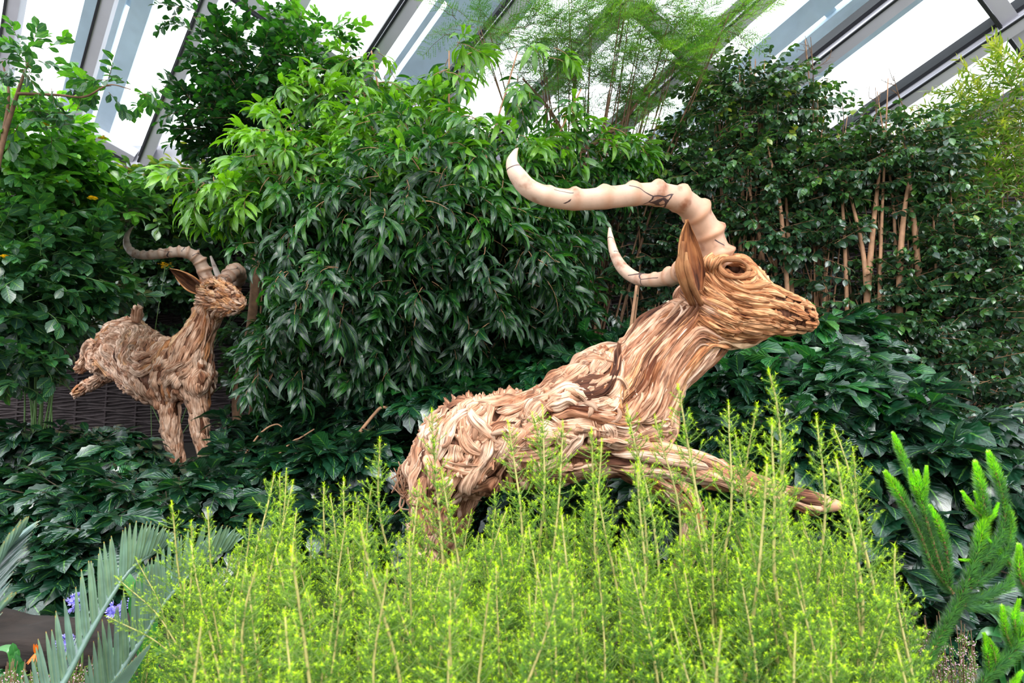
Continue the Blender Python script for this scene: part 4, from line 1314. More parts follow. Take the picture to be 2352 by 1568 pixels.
# ---- right: small-leaved shrubs with tan stems
kwS = dict(kind='small', leafmat='small', stemmat='stem_tan', dens=66, reach=.2, pitch_k=.3, pitch_n=.25, rolln=.2)
def st(x0, y0, x1, y1, x2, y2, r, d): return [(x0, y0, r * .75, d - .05), (x1, y1, r * .6, d), (x2, y2, r * .15, d + .2)]
plant('stemmed_shrub', 'small-leaved shrub just behind the ear and rear horn of the front antelope', 'shrub',
      [(1490, 410, 6.7, 120, 70, .45, .45), (1440, 540, 6.7, 110, 110, .45, .3), (1420, 680, 6.7, 110, 90, .4, .2, .7), (1560, 640, 6.6, 90, 110, .4, .22, .8)], stem_r=.012, per=2,
      stems=[st(1600, 850, 1580, 520, 1555, 370, 6, 6.3), st(1450, 800, 1470, 600, 1460, 420, 4, 6.4)], **kwS)
plant('stemmed_shrub', 'upright small-leaved shrub rising highest against the roof beam right of the horn', 'shrub',
      [(1610, 350, 6.5, 110, 80, .45, .5), (1700, 260, 6.4, 100, 90, .4, .5), (1780, 270, 6.3, 80, 100, .4, .45), (1660, 430, 6.3, 140, 90, .5, .42), (1650, 210, 6.4, 60, 60, .25, .45, .5), (1720, 180, 6.3, 40, 50, .2, .45, .35), (1760, 170, 6.3, 40, 60, .2, .45, .3)], stem_r=.012, per=3,
      stems=[st(1790, 850, 1740, 520, 1690, 330, 7, 6.1), st(1805, 840, 1770, 500, 1720, 120, 6, 6.2), st(1740, 850, 1700, 560, 1650, 130, 6, 6.2)], **kwS)
plant('stemmed_shrub', 'small-leaved shrub above the muzzle of the front antelope, bare twigs on top', 'shrub',
      [(1790, 440, 6.1, 130, 90, .5, .42), (1740, 560, 6.1, 130, 90, .45, .3), (1900, 400, 6.1, 120, 80, .45, .45), (1860, 590, 6.0, 120, 90, .4, .28, .7), (1860, 250, 6.1, 40, 90, .2, .5, .3), (1930, 320, 6.1, 60, 60, .3, .45, .4)], stem_r=.012, per=3,
      stems=[st(1905, 850, 1890, 540, 1850, 90, 6, 6.0), st(1830, 840, 1812, 560, 1800, 380, 8, 5.9), st(1925, 850, 1870, 560, 1900, 180, 6, 6.0), st(1820, 850, 1795, 500, 1760, 320, 8, 5.8)], **kwS)
plant('stemmed_shrub', 'shrub with a bundle of bare pale tan stems right of the muzzle', 'shrub',
      [(2010, 400, 5.9, 120, 80, .45, .45), (2100, 360, 5.9, 100, 80, .4, .45), (1960, 500, 5.9, 90, 60, .35, .35, .8), (2060, 310, 5.9, 90, 40, .3, .5, .4), (2010, 700, 5.7, 130, 60, .35, .3, .8), (2130, 480, 5.8, 80, 70, .35, .4)], stem_r=.010, per=3,
      stems=[st(1980, 850, 2000, 580, 2030, 300, 11, 5.6), st(2065, 850, 2070, 560, 2100, 330, 11, 5.5), st(2125, 850, 2104, 560, 2070, 260, 11, 5.55), st(1990, 860, 1985, 600, 1935, 380, 9, 5.6), st(2020, 850, 2022, 600, 2040, 180, 7, 5.6), st(1950, 850, 1940, 560, 1925, 300, 7, 5.7), st(2045, 850, 2055, 520, 2015, 210, 6, 5.7)], **kwS)
plant('stemmed_shrub', 'dense small-leaved shrub at the right edge with bluish shine on its leaves', 'shrub',
      [(2220, 600, 5.6, 130, 110, .5, .42), (2310, 700, 5.3, 120, 120, .5, .38), (2200, 740, 5.5, 130, 90, .45, .33), (2300, 560, 5.5, 110, 80, .45, .42), (2120, 650, 5.6, 90, 90, .4, .35)], stem_r=.010, per=3,
      stems=[st(2200, 850, 2195, 600, 2180, 400, 5, 5.5), st(2160, 850, 2150, 620, 2140, 420, 5, 5.5)], **kwS)
plant('stemmed_shrub', 'shaded small-leaved shrub low at the right edge under the shiny one', 'shrub',
      [(2240, 880, 4.9, 150, 80, .45, .2), (2150, 850, 5.1, 130, 60, .4, .25), (2330, 960, 4.6, 90, 80, .4, .18), (2080, 780, 5.3, 110, 50, .35, .28), (2200, 980, 4.6, 80, 50, .3, .15)], stem_r=.010, per=3, **kwS)
plant('bamboo_like_shrub', 'olive green fine-leaved shrub glowing against the glass in the upper right corner', 'shrub',
      [(2290, 250, 6.3, 120, 80, .5, .6), (2200, 320, 6.4, 110, 60, .5, .55, .8), (2330, 350, 6.2, 110, 90, .5, .45), (2220, 400, 6.3, 120, 60, .45, .4), (2320, 190, 6.2, 60, 50, .3, .65, .6), (2130, 260, 6.4, 70, 40, .3, .6, .4), (2290, 460, 6.0, 120, 60, .4, .35)],
      'thin', 'thin', 'stem_tan', 70, 1.0, per=3, stem_r=.010, reach=.2)
# bare twigs on top of the right-hand shrubs
def twig(gm, P0, P1, r, R, gen=0):
    P = spline([P0, (P0 + P1) / 2 + R.normal(0, .02, 3), P1], 8)
    tube(gm, P, np.linspace(r, r * .5, 8), 4, 0)
    if gen < 2:
        for _ in range(3):
            f = R.uniform(.35, .95); i = int(f * 7); b = P[i]
            twig(gm, b, b + nrm((P1 - P0) + R.normal(0, .45, 3) * np.linalg.norm(P1 - P0)) * np.linalg.norm(P1 - P0) * .4, r * .6, R, gen + 1)
tw_labels = [(1655, 200, 1640, 110, 6.3, 'bare forked twig standing up left of the middle roof beam'), (1725, 180, 1722, 105, 6.25, 'bare knobbly twig tip just left of the wide roof beam'),
             (1868, 250, 1862, 85, 6.0, 'tallest bare branching twig, crossing the wide roof beam'), (1935, 320, 1925, 190, 6.0, 'thin bare twig between the two right roof beams'), (2000, 300, 2010, 200, 5.9, 'short bare twig in front of the white pane above the tan stems'), (2080, 260, 2052, 175, 5.9, 'bare twig at the foot of the rightmost long roof beam')]
for (x0, y0, x1, y1, d, lb) in tw_labels:
    gm = GM()
    b = at(x0, 430, d); root_z = b.copy(); root_z[2] = ground_z(b[0], b[1])
    tube(gm, spline([root_z, (root_z + b) / 2 + [.03, 0, 0], b, at(x0, y0, d)], 20), np.linspace(.014, .006, 20), 6)
    twig(gm, at(x0, y0, d), at(x1, y1, d), .006, R3)
    tag(gm.build('bare_twig', [M['bark']]), lb, 'twig', 'bare twigs above the right-hand shrubs')

# ---- glossy ground cover
bank = [
    ('far row of glossy toothed leaves at the feet of the rear antelope', [(110, 1010, 5.9, 110, 32, .35, .3), (230, 1035, 5.8, 120, 40, .35, .32), (330, 1050, 5.7, 80, 35, .3, .3)]),
    ('glossy leafy mound between the rear antelope and the driftwood rump', [(560, 1010, 5.9, 110, 45, .4, .3), (700, 990, 5.8, 110, 55, .4, .33), (640, 1070, 5.4, 130, 55, .4, .33), (500, 1060, 5.5, 80, 40, .3, .3)]),
    ('glossy shrub of broad leaves on the bank directly left of the driftwood rump', [(830, 960, 5.6, 110, 60, .4, .36), (850, 1050, 5.1, 90, 70, .4, .36), (760, 1090, 4.9, 100, 60, .4, .3)]),
    ('bright glossy shrub behind the back of the front antelope', [(960, 900, 5.5, 100, 50, .4, .5), (1110, 860, 5.6, 130, 50, .4, .58), (1060, 930, 5.2, 130, 50, .4, .5), (1230, 850, 5.6, 90, 45, .35, .52)]),
    ('glossy shrub behind the shoulders and neck of the front antelope', [(1330, 820, 5.6, 110, 40, .35, .55), (1300, 900, 5.3, 130, 70, .4, .5), (1440, 900, 5.2, 120, 80, .4, .45), (1460, 800, 5.5, 70, 40, .3, .4)]),
    ('broad-leaved glossy plant at the left edge below the round-leaved shrub', [(40, 1130, 4.7, 100, 60, .4, .3), (60, 1220, 4.2, 100, 60, .4, .33), (170, 1160, 4.5, 100, 60, .4, .33)]),
    ('broad-leaved glossy plant above the tallest cycad frond', [(300, 1150, 4.5, 110, 60, .4, .33), (250, 1230, 4.1, 110, 60, .4, .3), (420, 1170, 4.4, 90, 60, .4, .33)]),
    ('broad-leaved glossy plant behind the left end of the heath', [(560, 1160, 4.5, 100, 60, .4, .33), (500, 1240, 4.0, 90, 60, .35, .3), (680, 1180, 4.4, 90, 60, .35, .3), (800, 1200, 4.3, 90, 60, .35, .25)]),
    ('low glossy plant hanging over the dark log at lower left', [(60, 1320, 3.7, 90, 60, .35, .3), (150, 1380, 3.5, 80, 45, .3, .3), (170, 1300, 3.8, 80, 60, .35, .28), (30, 1400, 3.4, 50, 30, .25, .3)]),
    ('glossy shrub right under the muzzle of the front antelope', [(1650, 820, 5.0, 80, 50, .35, .5), (1770, 810, 4.9, 100, 50, .35, .55), (1700, 900, 4.6, 120, 60, .4, .5), (1900, 760, 4.9, 90, 40, .3, .55)]),
    ('bright toothed-leaf shrub below the tan stems', [(1920, 840, 4.6, 110, 55, .4, .55), (1960, 910, 4.3, 110, 60, .4, .5), (1830, 930, 4.3, 100, 60, .4, .45), (1840, 860, 4.6, 80, 50, .35, .55)]),
    ('glossy shrub behind the tall lime shoots at right', [(1630, 980, 4.3, 90, 60, .35, .36), (1740, 1010, 4.1, 120, 70, .4, .36), (1900, 1010, 4.0, 110, 60, .4, .33), (1820, 1090, 3.9, 120, 60, .4, .25)]),
    ('large-leaved glossy plant behind the bottlebrush-like stems', [(2060, 980, 4.0, 100, 60, .4, .36), (2050, 1060, 3.8, 110, 60, .4, .33), (2170, 1060, 3.7, 90, 55, .35, .36), (2290, 1110, 3.5, 80, 60, .35, .36), (2180, 1000, 3.9, 70, 50, .3, .3)]),
    ('dark glossy plant low between the heath and the needle-leaved succulent', [(1970, 1250, 3.3, 70, 60, .3, .2), (2050, 1230, 3.3, 70, 50, .25, .22), (2030, 1400, 2.9, 80, 70, .3, .2), (2110, 1380, 3.0, 70, 60, .3, .22), (2000, 1330, 3.1, 70, 50, .3, .18)]),
    ('glossy plant in the bottom right corner behind the strap leaves', [(2260, 1300, 3.2, 90, 50, .3, .3), (2330, 1220, 3.3, 60, 60, .3, .3), (2250, 1400, 2.9, 90, 50, .3, .22), (2150, 1450, 2.8, 70, 40, .25, .2)]),
    ('shaded glossy plant under the belly of the front antelope', [(1150, 1180, 4.3, 130, 60, .4, .22), (1000, 1180, 4.3, 80, 60, .35, .22), (1350, 1180, 4.2, 130, 60, .4, .2), (1550, 1160, 4.1, 110, 60, .4, .22)]),
]
for lb, cl in bank:
    plant('glossy_shrub', lb, 'shrub', cl, 'big', 'glossy_dark', 'twig', 62, 1.0, 'glossy broad-leaved shrubs on the bank', per=3, svar=.35, stem_r=.008, reach=.15, pitch0=-.05, pitch_k=.35, pitch_n=.22, rolln=.2)

# ================================================================== lime heath in front
def heath_tpl(R, bushy):
    gm = GM(); n = 22
    z = np.linspace(0, 1, n)
    ph = R.uniform(0, 6, 2)
    P = np.stack([.05 * np.sin(z * 4 + ph[0]) * z + .008 * np.sin(z * 14 + ph[1]), .05 * np.sin(z * 3.4 + ph[1]) * z, z], 1)
    tube(gm, P, np.linspace(.0075, .0022, n), 6, 1, .5, cap=False)
    tri_v = []; tri_t = []
    def needles(Q, per_m, ln, t0, t1, spread=1.0):
        Q = np.asarray(Q); seg = np.linalg.norm(np.diff(Q, axis=0), axis=1); L = seg.sum()
        m = max(4, int(per_m * L)); f = R.uniform(0, 1, m)
        cum = np.concatenate([[0], np.cumsum(seg)]) / L
        c = np.stack([np.interp(f, cum, Q[:, k_]) for k_ in range(3)], 1)
        tv = nrm(Q[-1] - Q[0])
        e = R.normal(size=(m, 3)); e -= (e @ tv)[:, None] * tv; e /= np.linalg.norm(e, axis=1)[:, None]
        d = e * spread + tv * R.uniform(.35, 1.0, m)[:, None]; d /= np.linalg.norm(d, axis=1)[:, None]
        l = ln * R.uniform(.7, 1.2, m)
        wv = np.cross(d, tv); wv /= np.linalg.norm(wv, axis=1)[:, None] + 1e-9; wv *= .0007
        V = np.stack([c - wv, c + wv, c + d * l[:, None]], 1)
        tri_v.append(V.reshape(-1, 3)); tri_t.append(np.repeat(np.clip(t0 + (t1 - t0) * f + R.normal(0, .06, m), 0, 1), 3))
    zz = 0.10 if bushy else 0.30
    while zz < 0.985:
        u = (zz - .1) / .9
        Lb = (.15 if bushy else .12) * (1 - u) ** .65 * min(1, .55 + u * 2) + .012
        step = .030 * (1 - .62 * u) * (.62 if bushy else 1)
        az0 = R.uniform(0, 6)
        nb = R.integers(1, 4)
        for b in range(nb):
            az = az0 + b * 6.283 / nb + R.normal(0, .3)
            l = Lb * R.uniform(.45, 1.35)
            s = np.linspace(0, 1, 6)
            el = R.uniform(.15, .6) + R.uniform(.4, 1.0) * s
            r_ = np.concatenate([[0], np.cumsum(np.cos(el[:-1]))]) * l / 5; h = np.concatenate([[0], np.cumsum(np.sin(el[:-1]))]) * l / 5
            c0 = np.array([np.interp(zz, z, P[:, 0]), np.interp(zz, z, P[:, 1]), zz])
            Q = c0 + np.stack([r_ * math.cos(az), r_ * math.sin(az), h], 1)
            tube(gm, Q, np.linspace(.0015, .0008, 6), 3, 2, .5, cap=False)
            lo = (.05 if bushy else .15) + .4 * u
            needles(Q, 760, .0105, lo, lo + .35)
            needles(np.array([Q[-1] - (Q[-1] - Q[-2]) * .5, Q[-1] + (Q[-1] - Q[-2]) * .25]), 1100, .009, .88, 1.0, .8)
            if l > .06:       # forked side twigs
                for side in (-1, 1):
                    i0 = R.integers(2, 5); a2 = az + side * .7; l2 = l * R.uniform(.3, .5)
                    e = np.array([math.cos(a2) * .8, math.sin(a2) * .8, .75]); Q2 = Q[i0] + np.linspace(0, 1, 3)[:, None] * e * l2
                    tube(gm, Q2, .0008, 3, 2, .5, cap=False)
                    needles(Q2, 620, .010, lo + .05, lo + .4)
                    needles(np.array([Q2[-1] - e * .003, Q2[-1] + e * .005]), 1000, .008, .85, 1.0, .8)
        zz += step
    needles(P[int(n * .55):], 420, .012, .5, .85)
    needles(P[int(n * .93):], 900, .014, .85, 1.0)
    needles(np.array([P[-1] - [0, 0, .008], P[-1] + [0, 0, .012]]), 1500, .012, 1, 1, .7)
    V = np.concatenate(tri_v); m = len(V) // 3
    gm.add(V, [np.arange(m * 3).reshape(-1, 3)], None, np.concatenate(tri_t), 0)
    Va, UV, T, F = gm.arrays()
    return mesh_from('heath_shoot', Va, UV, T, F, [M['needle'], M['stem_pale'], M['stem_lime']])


RH = np.random.default_rng(77)
hm_open = [heath_tpl(RH, False) for _ in range(5)]
hm_bush = [heath_tpl(RH, True) for _ in range(5)]
heath_labels = ['lime heath shrub at the left end, leaning over the cycad frond', 'lime heath shrub under the gap between the two antelopes', 'lime heath shrub in front of the driftwood tail and rump',
                'lime heath shrub below the middle of the driftwood trunk', 'lime heath shrub below the driftwood chest', 'lime heath shrub with the tallest shoots, in front of the outstretched foreleg', 'lime heath shrub at the right end, beside the needle-leaved succulent']
edges = [300, 600, 850, 1130, 1400, 1650, 1880, 2130]
heath = []
for i, lb in enumerate(heath_labels):
    cx = (edges[i] + edges[i + 1]) / 2; p = at(cx, 1500, 2.0); p[2] = ground_z(p[0], 2.0)
    heath.append((empty('heath_shrub', p, lb, 'shrub', 'lime heath shrubs across the front'), []))


def shoot(tip, base, mesh, spin, hx):
    i = int(np.clip(np.searchsorted(edges, hx) - 1, 0, 6))
    heath[i][1].append((tip, base, mesh, spin))


hero = [(365, 1165, 1.9), (405, 1205, 1.9), (470, 1180, 1.8), (540, 1190, 1.9), (600, 1090, 2.2), (632, 1092, 2.25), (655, 1115, 2.1), (690, 1085, 2.25), (735, 1145, 2.1), (770, 1115, 2.2), (800, 1135, 2.2), (822, 1105, 2.1), (848, 1125, 2.1), (895, 1010, 2.1),
        (925, 1110, 2.0), (1025, 945, 2.25), (1125, 985, 2.1), (1205, 942, 2.2), (1228, 950, 2.25), (1258, 975, 2.1), (1332, 995, 2.0), (1410, 1020, 2.0), (1436, 1065, 1.7), (1466, 935, 2.1), (1515, 960, 2.1), (1582, 890, 1.8), (1630, 930, 1.9), (1690, 1000, 2.1),
        (1737, 862, 1.85), (1752, 935, 1.9), (1812, 975, 1.6), (1845, 962, 1.8), (1768, 1040, 1.9), (1903, 1060, 1.5), (1942, 985, 2.1), (1985, 1030, 2.2), (2063, 1265, 1.5), (702, 1270, 1.2), (878, 1215, 1.25), (465, 1450, 1.12), (1300, 1190, 1.5), (1225, 1215, 1.6), (1000, 1290, 1.35),
        (640, 1430, 1.12), (1090, 1430, 1.12), (1480, 1090, 1.6), (1700, 1060, 1.5), (1640, 1430, 1.15), (1790, 1440, 1.2), (990, 1230, 1.5), (1020, 1090, 2.0), (640, 1180, 1.9), (480, 1245, 1.7), (760, 1200, 1.8), (1150, 1180, 1.8), (1390, 1130, 1.8), (1560, 1150, 1.7), (1620, 1190, 1.6), (1850, 1120, 1.7)]
for (x, y, d) in hero:
    tip = at(x, y, d)
    base = np.array([tip[0] + RH.normal(0.05, .07), tip[1] + RH.normal(0.0, .06), 0])
    base[2] = tip[2] - (1.0 if tip[2] > 1.25 else 0.85)
    shoot(tip, base, hm_open[RH.integers(0, 5)], RH.uniform(0, 6.28), x)
for (x, y, d, bx, by, bd) in ((255, 1335, 1.75, 560, 1640, 1.8), (232, 1437, 1.6, 600, 1600, 1.7), (300, 1290, 1.9, 480, 1700, 1.9)):
    shoot(at(x, y, d), at(bx, by, bd), hm_open[RH.integers(0, 5)], 0, 320)
prof_x = [300, 350, 420, 500, 600, 750, 900, 1000, 1200, 1400, 1500, 1650, 1800, 1950, 2010, 2060, 2100]
prof_y = [1500, 1370, 1260, 1225, 1175, 1160, 1150, 1150, 1120, 1130, 1150, 1090, 1110, 1190, 1260, 1380, 1520]
cnt = 0
while cnt < 235:
    x = RH.uniform(300, 2100); q = RH.uniform(0, 1); d = 1.2 + 1.25 * q
    if x < 480 and d < 1.6: continue
    y = np.interp(x, prof_x, prof_y) + (1 - q) * RH.uniform(120, 380) + RH.uniform(-10, 70)
    if y > 1640: continue
    tip = at(x, y, d)
    base = np.array([tip[0] + RH.normal(0.03, .09), tip[1] + RH.normal(0, .08), tip[2] - RH.uniform(.6, .9)])
    shoot(tip, base, (hm_bush if RH.random() < .65 else hm_open)[RH.integers(0, 5)], RH.uniform(0, 6.28), x)
    cnt += 1
for root, shoots in heath:
    shoots = shoots[:99]
    for tip, base, me, spin in shoots:
        o = bpy.data.objects.new('shoot', me); COL.objects.link(o); o.parent = root
        v = np.asarray(tip) - np.asarray(base); L = np.linalg.norm(v)
        q = Vector((0, 0, 1)).rotation_difference(Vector(v))
        Mx = Matrix.Translation(Vector(base)) @ q.to_matrix().to_4x4() @ Matrix.Rotation(spin, 4, 'Z') @ Matrix.Scale(L, 4)
        o.matrix_parent_inverse = Matrix.Translation(root.location).inverted()
        o.matrix_basis = Mx
    # woody stool the shoots grow from
    gm = GM()
    for tip, base, me, spin in shoots:
        b = np.array(base); g0 = np.array([root.location.x * .5 + b[0] * .5, root.location.y * .4 + b[1] * .6, float(ground_z(0, b[1])) - .02])
        if b[2] - g0[2] > .02: tube(gm, [g0, (g0 + b) / 2 + [0, 0, .03], b], [.011, .009, .0075], 5)
    gm.build('woody_base', [M['bark']], root)

# ================================================================== cycad fronds
RC = np.random.default_rng(9)


def blade(gm, p, tip, wide, nor, tint0, tip_t=1.0, mat=0, bend=0.0, n=7):
    """one stiff leaflet from p to tip, flat side along nor"""
    p = np.asarray(p, float); tip = np.asarray(tip, float)
    ax = tip - p; L = np.linalg.norm(ax); ax = ax / L
    sd = nrm(np.cross(ax, nor)); up = np.cross(sd, ax)
    s = np.linspace(0, 1, n)
    hw = wide * np.clip(np.minimum(s / .12, 1), .35, 1) * (1 - s ** 3.2) ** .8 + .0008
    C = p + ax * (s * L)[:, None] - up * (bend * L * s ** 2)[:, None]
    V = np.stack([C - sd * hw[:, None] + up * (hw * .35)[:, None], C, C + sd * hw[:, None] + up * (hw * .35)[:, None]], 1).reshape(-1, 3)
    i = np.arange(n - 1)[:, None] * 3; j = np.arange(2)[None]
    F = np.stack([i + j, i + j + 1, i + 3 + j + 1, i + 3 + j], -1).reshape(-1, 4)
    T = np.repeat(np.where(s > .94, tip_t, tint0), 3)
    gm.add(V, [F], np.stack([np.tile([0, .5, 1.], n), np.repeat(s, 3)], 1), T, mat)


def frond(root, pts, d0, d1_, n, len_px, fan, width, back=True, fr=(0.0, 1.0)):
    D = spline([list(at(x, y, d0 + (d1_ - d0) * i / (len(pts) - 1))) for i, (x, y) in enumerate(pts)], 60)
    gm = GM(); 
    T, Nn, B = frames(D)
    for i in range(n):
        f = fr[0] + (fr[1] - fr[0]) * (i + .5) / n
        k_ = int(f * 59); p = D[k_]; t = T[k_]
        d = d0 + (d1_ - d0) * f
        L = len_px(f) * d / FPX
        up = nrm(np.array([0, 0, 1.0]) - t * t[2])
        towards = nrm(CAM - p)
        # front rank: stands up, a little towards the tip
        ang = fan(f)
        dr = nrm(np.array([math.sin(ang), 0.0, math.cos(ang)]) + towards * 0.15 + RC.normal(0, .02, 3))
        blade(gm, p, p + dr * L * RC.uniform(.95, 1.05), width * d / FPX, towards + t * .35, RC.uniform(.35, .7), bend=RC.uniform(-.02, .03))
        if back:
            away = nrm(np.cross(t, up)); away = away if away[1] > 0 else -away
            dr = nrm(np.array([math.sin(ang + .12), .75, math.cos(ang + .12)]) + RC.normal(0, .03, 3))
            blade(gm, p, p + dr * L * RC.uniform(.85, 1.0), width * d / FPX * .9, nrm(up + np.array([-.3, -.4, 0])), RC.uniform(.0, .35))
    fo = gm.build('frond', [M['cycad']], root)
    g2 = GM(); tube(g2, D, np.linspace(.011, .004, 60), 8, 0, .3)
    r_ = g2.build('rachis', [M['cycad']], root)
    r_.parent = fo; r_.matrix_parent_inverse = Matrix.Identity(4); 
    return fo


def base_at(x, y, d):
    p = at(x, y, d); p[2] = float(ground_z(p[0], p[1])); return p


cy1 = empty('cycad', base_at(120, 1700, 1.9), 'grey-green cycad with two stiff comb-like fronds arching at lower left', 'cycad')
frond(cy1, [(40, 1760), (100, 1640), (150, 1560), (204, 1458), (255, 1370), (299, 1308), (338, 1278), (368, 1262)], 1.75, 2.1, 38, lambda f: 165 * (.8 + .2 * math.sin(math.pi * f)) * (1 - .62 * f ** 2.2), lambda f: -.30 + .32 * f + .75 * max(0, f - .6) ** 1.3 * 3, 5.3)
frond(cy1, [(190, 1740), (230, 1630), (272, 1550), (325, 1470), (370, 1395), (425, 1330), (478, 1282), (526, 1262)], 2.0, 2.4, 38, lambda f: 175 * (.8 + .2 * math.sin(math.pi * f)) * (1 - .6 * f ** 2.2), lambda f: -.18 + .25 * f + .7 * max(0, f - .6) ** 1.3 * 3, 5.5)
cy2 = empty('cycad', base_at(-160, 1700, 1.9), 'pale blue-grey cycad whose frond tips enter at the left edge', 'cycad')
frond(cy2, [(-150, 1760), (-115, 1600), (-85, 1490), (-55, 1400), (-25, 1330), (5, 1275), (30, 1240)], 1.7, 1.9, 46, lambda f: 150 * (1 - .55 * f ** 2), lambda f: .0 + .55 * f, 6)
frond(cy2, [(-210, 1760), (-170, 1660), (-140, 1590), (-100, 1520), (-60, 1460), (-35, 1430)], 1.55, 1.65, 30, lambda f: 150 * (1 - .3 * f ** 2), lambda f: .45 + .3 * f, 6, back=False)
# low small-leaflet frond at the bottom
cy3 = empty('cycad_seedling', base_at(330, 1720, 1.7), 'thin needle-like fan of pale leaflets at the bottom below the second frond', 'plant')
gm = GM()
for i in range(13):
    a = -0.9 + i * .12
    p = at(235 + i * 3, 1600, 1.7)
    blade(gm, p, at(250 + i * 9 , 1560 - i * 9 + 10, 1.68), .0022, [0, -1, .2], .5)
gm.build('leaflets', [M['cycad']], cy3)

# ================================================================== needle-leaved succulent at right
mk = empty('needle_succulent', base_at(2110, 1700, 2.0), 'large plant at lower right, thick stems with short blue-green needles and lime tips', 'plant')
mk2 = empty('needle_succulent', base_at(2290, 1760, 1.9), 'second needle-leaved plant filling the bottom right corner', 'plant')


def needle_stem(root, pts, d, rad_px, per=1.0, tip=True):
    D = spline([list(at(x, y, d_)) for x, y, d_ in [(p[0], p[1], p[2] if len(p) > 2 else d) for p in pts]], 40)
    seg = np.linalg.norm(np.diff(D, axis=0), axis=1); cum = np.concatenate([[0], np.cumsum(seg)]); L = cum[-1]
    R = RC
    rad = rad_px * d / FPX
    gm = GM()
    tube(gm, D, np.linspace(.0065, .0035, 40) * (rad / .03), 8, 1)
    n = int(L * 9000 * per)
    f = R.uniform(0, 1, n) * L
    tail = np.minimum(1, .55 + .45 * (L - f) / .05) if tip else np.ones(n)
    c = np.stack([np.interp(f, cum, D[:, k_]) for k_ in range(3)], 1)
    T, Nn, B = frames(D)
    t = np.stack([np.interp(f, cum, T[:, k_]) for k_ in range(3)], 1); t /= np.linalg.norm(t, axis=1)[:, None]
    e = R.normal(size=(n, 3)); e -= (e * t).sum(1)[:, None] * t; e /= np.linalg.norm(e, axis=1)[:, None]
    fw = .45 + (1.1 * np.clip(1 - (L - f) / .06, 0, 1) if tip else 0)
    d_ = e + t * (fw[:, None] if tip else fw); d_ /= np.linalg.norm(d_, axis=1)[:, None]
    ln = rad * R.uniform(.8, 1.15, n) * tail
    w = np.cross(d_, t); w /= np.linalg.norm(w, axis=1)[:, None] + 1e-9; w *= .0013
    m_ = c + d_ * (ln * .5)[:, None]; tipp = c + d_ * ln[:, None] + t * (ln * .18)[:, None]
    V = np.stack([c - w * .7, c + w * .7, m_ + w, m_ - w, tipp], 1).reshape(-1, 3)
    b = np.arange(n) * 5
    q = np.stack([b, b + 1, b + 2, b + 3], 1); tr = np.stack([b + 3, b + 2, b + 4], 1)
    tint = .42 + R.normal(0, .14, n) + (.6 * np.clip(1 - (L - f) / .13, 0, 1) ** .7 if tip else 0)
    gm.add(V, [q, tr], None, np.clip(np.repeat(tint, 5), 0, 1), 0)
    gm.build('stem', [M['monkey'], M['stem_tan']], root)


for pts, r_ in (
    ([(2060, 1720), (2106, 1565), (2153, 1474), (2185, 1415), (2208, 1368), (2240, 1285), (2258, 1205), (2262, 1180)], 23),
    ([(2189, 1362), (2145, 1305), (2112, 1222), (2074, 1150), (2036, 1088)], 19), ([(2176, 1345), (2149, 1265), (2122, 1171), (2112, 1120), (2106, 1086)], 19),
    ([(2118, 1160), (2096, 1105), (2089, 1078)], 13), ([(2118, 1150), (2126, 1105), (2128, 1074)], 13), ([(2112, 1140, 2.1), (2078, 1062, 2.15), (2052, 998, 2.15)], 16), ([(2178, 1340), (2174, 1265), (2155, 1205), (2138, 1166)], 17),
    ([(2262, 1190), (2230, 1160), (2212, 1132)], 13), ([(2262, 1190), (2250, 1155), (2240, 1132)], 12), ([(2262, 1195), (2282, 1180), (2292, 1158)], 12), ([(2264, 1187), (2254, 1125), (2241, 1065)], 19),
    ([(2250, 1290), (2287, 1250), (2308, 1194), (2300, 1127), (2272, 1042)], 19), ([(2228, 1350), (2283, 1305), (2315, 1257), (2320, 1200), (2306, 1150)], 17), ([(2216, 1385), (2291, 1356), (2327, 1328), (2342, 1258)], 17),
    ([(2212, 1390), (2291, 1399), (2370, 1422)], 16), ([(2240, 1310), (2232, 1290), (2205, 1285)], 9), ([(2330, 1310), (2300, 1270), (2272, 1240)], 11)):
    needle_stem(mk, pts, 2.0, r_)
for pts, r_ in (([(2230, 1640), (2264, 1560), (2323, 1502), (2352, 1447), (2375, 1400)], 24), ([(2290, 1530), (2280, 1490), (2262, 1458)], 14), ([(2330, 1500), (2310, 1450), (2302, 1395)], 15), ([(2340, 1470), (2330, 1420), (2340, 1380)], 15), ([(2290, 1640), (2335, 1560), (2345, 1545)], 16), ([(2260, 1590), (2272, 1540), (2262, 1460)], 14),
                ([(2390, 1400), (2345, 1330), (2340, 1255)], 18)):
    needle_stem(mk2, pts, 1.9, r_)

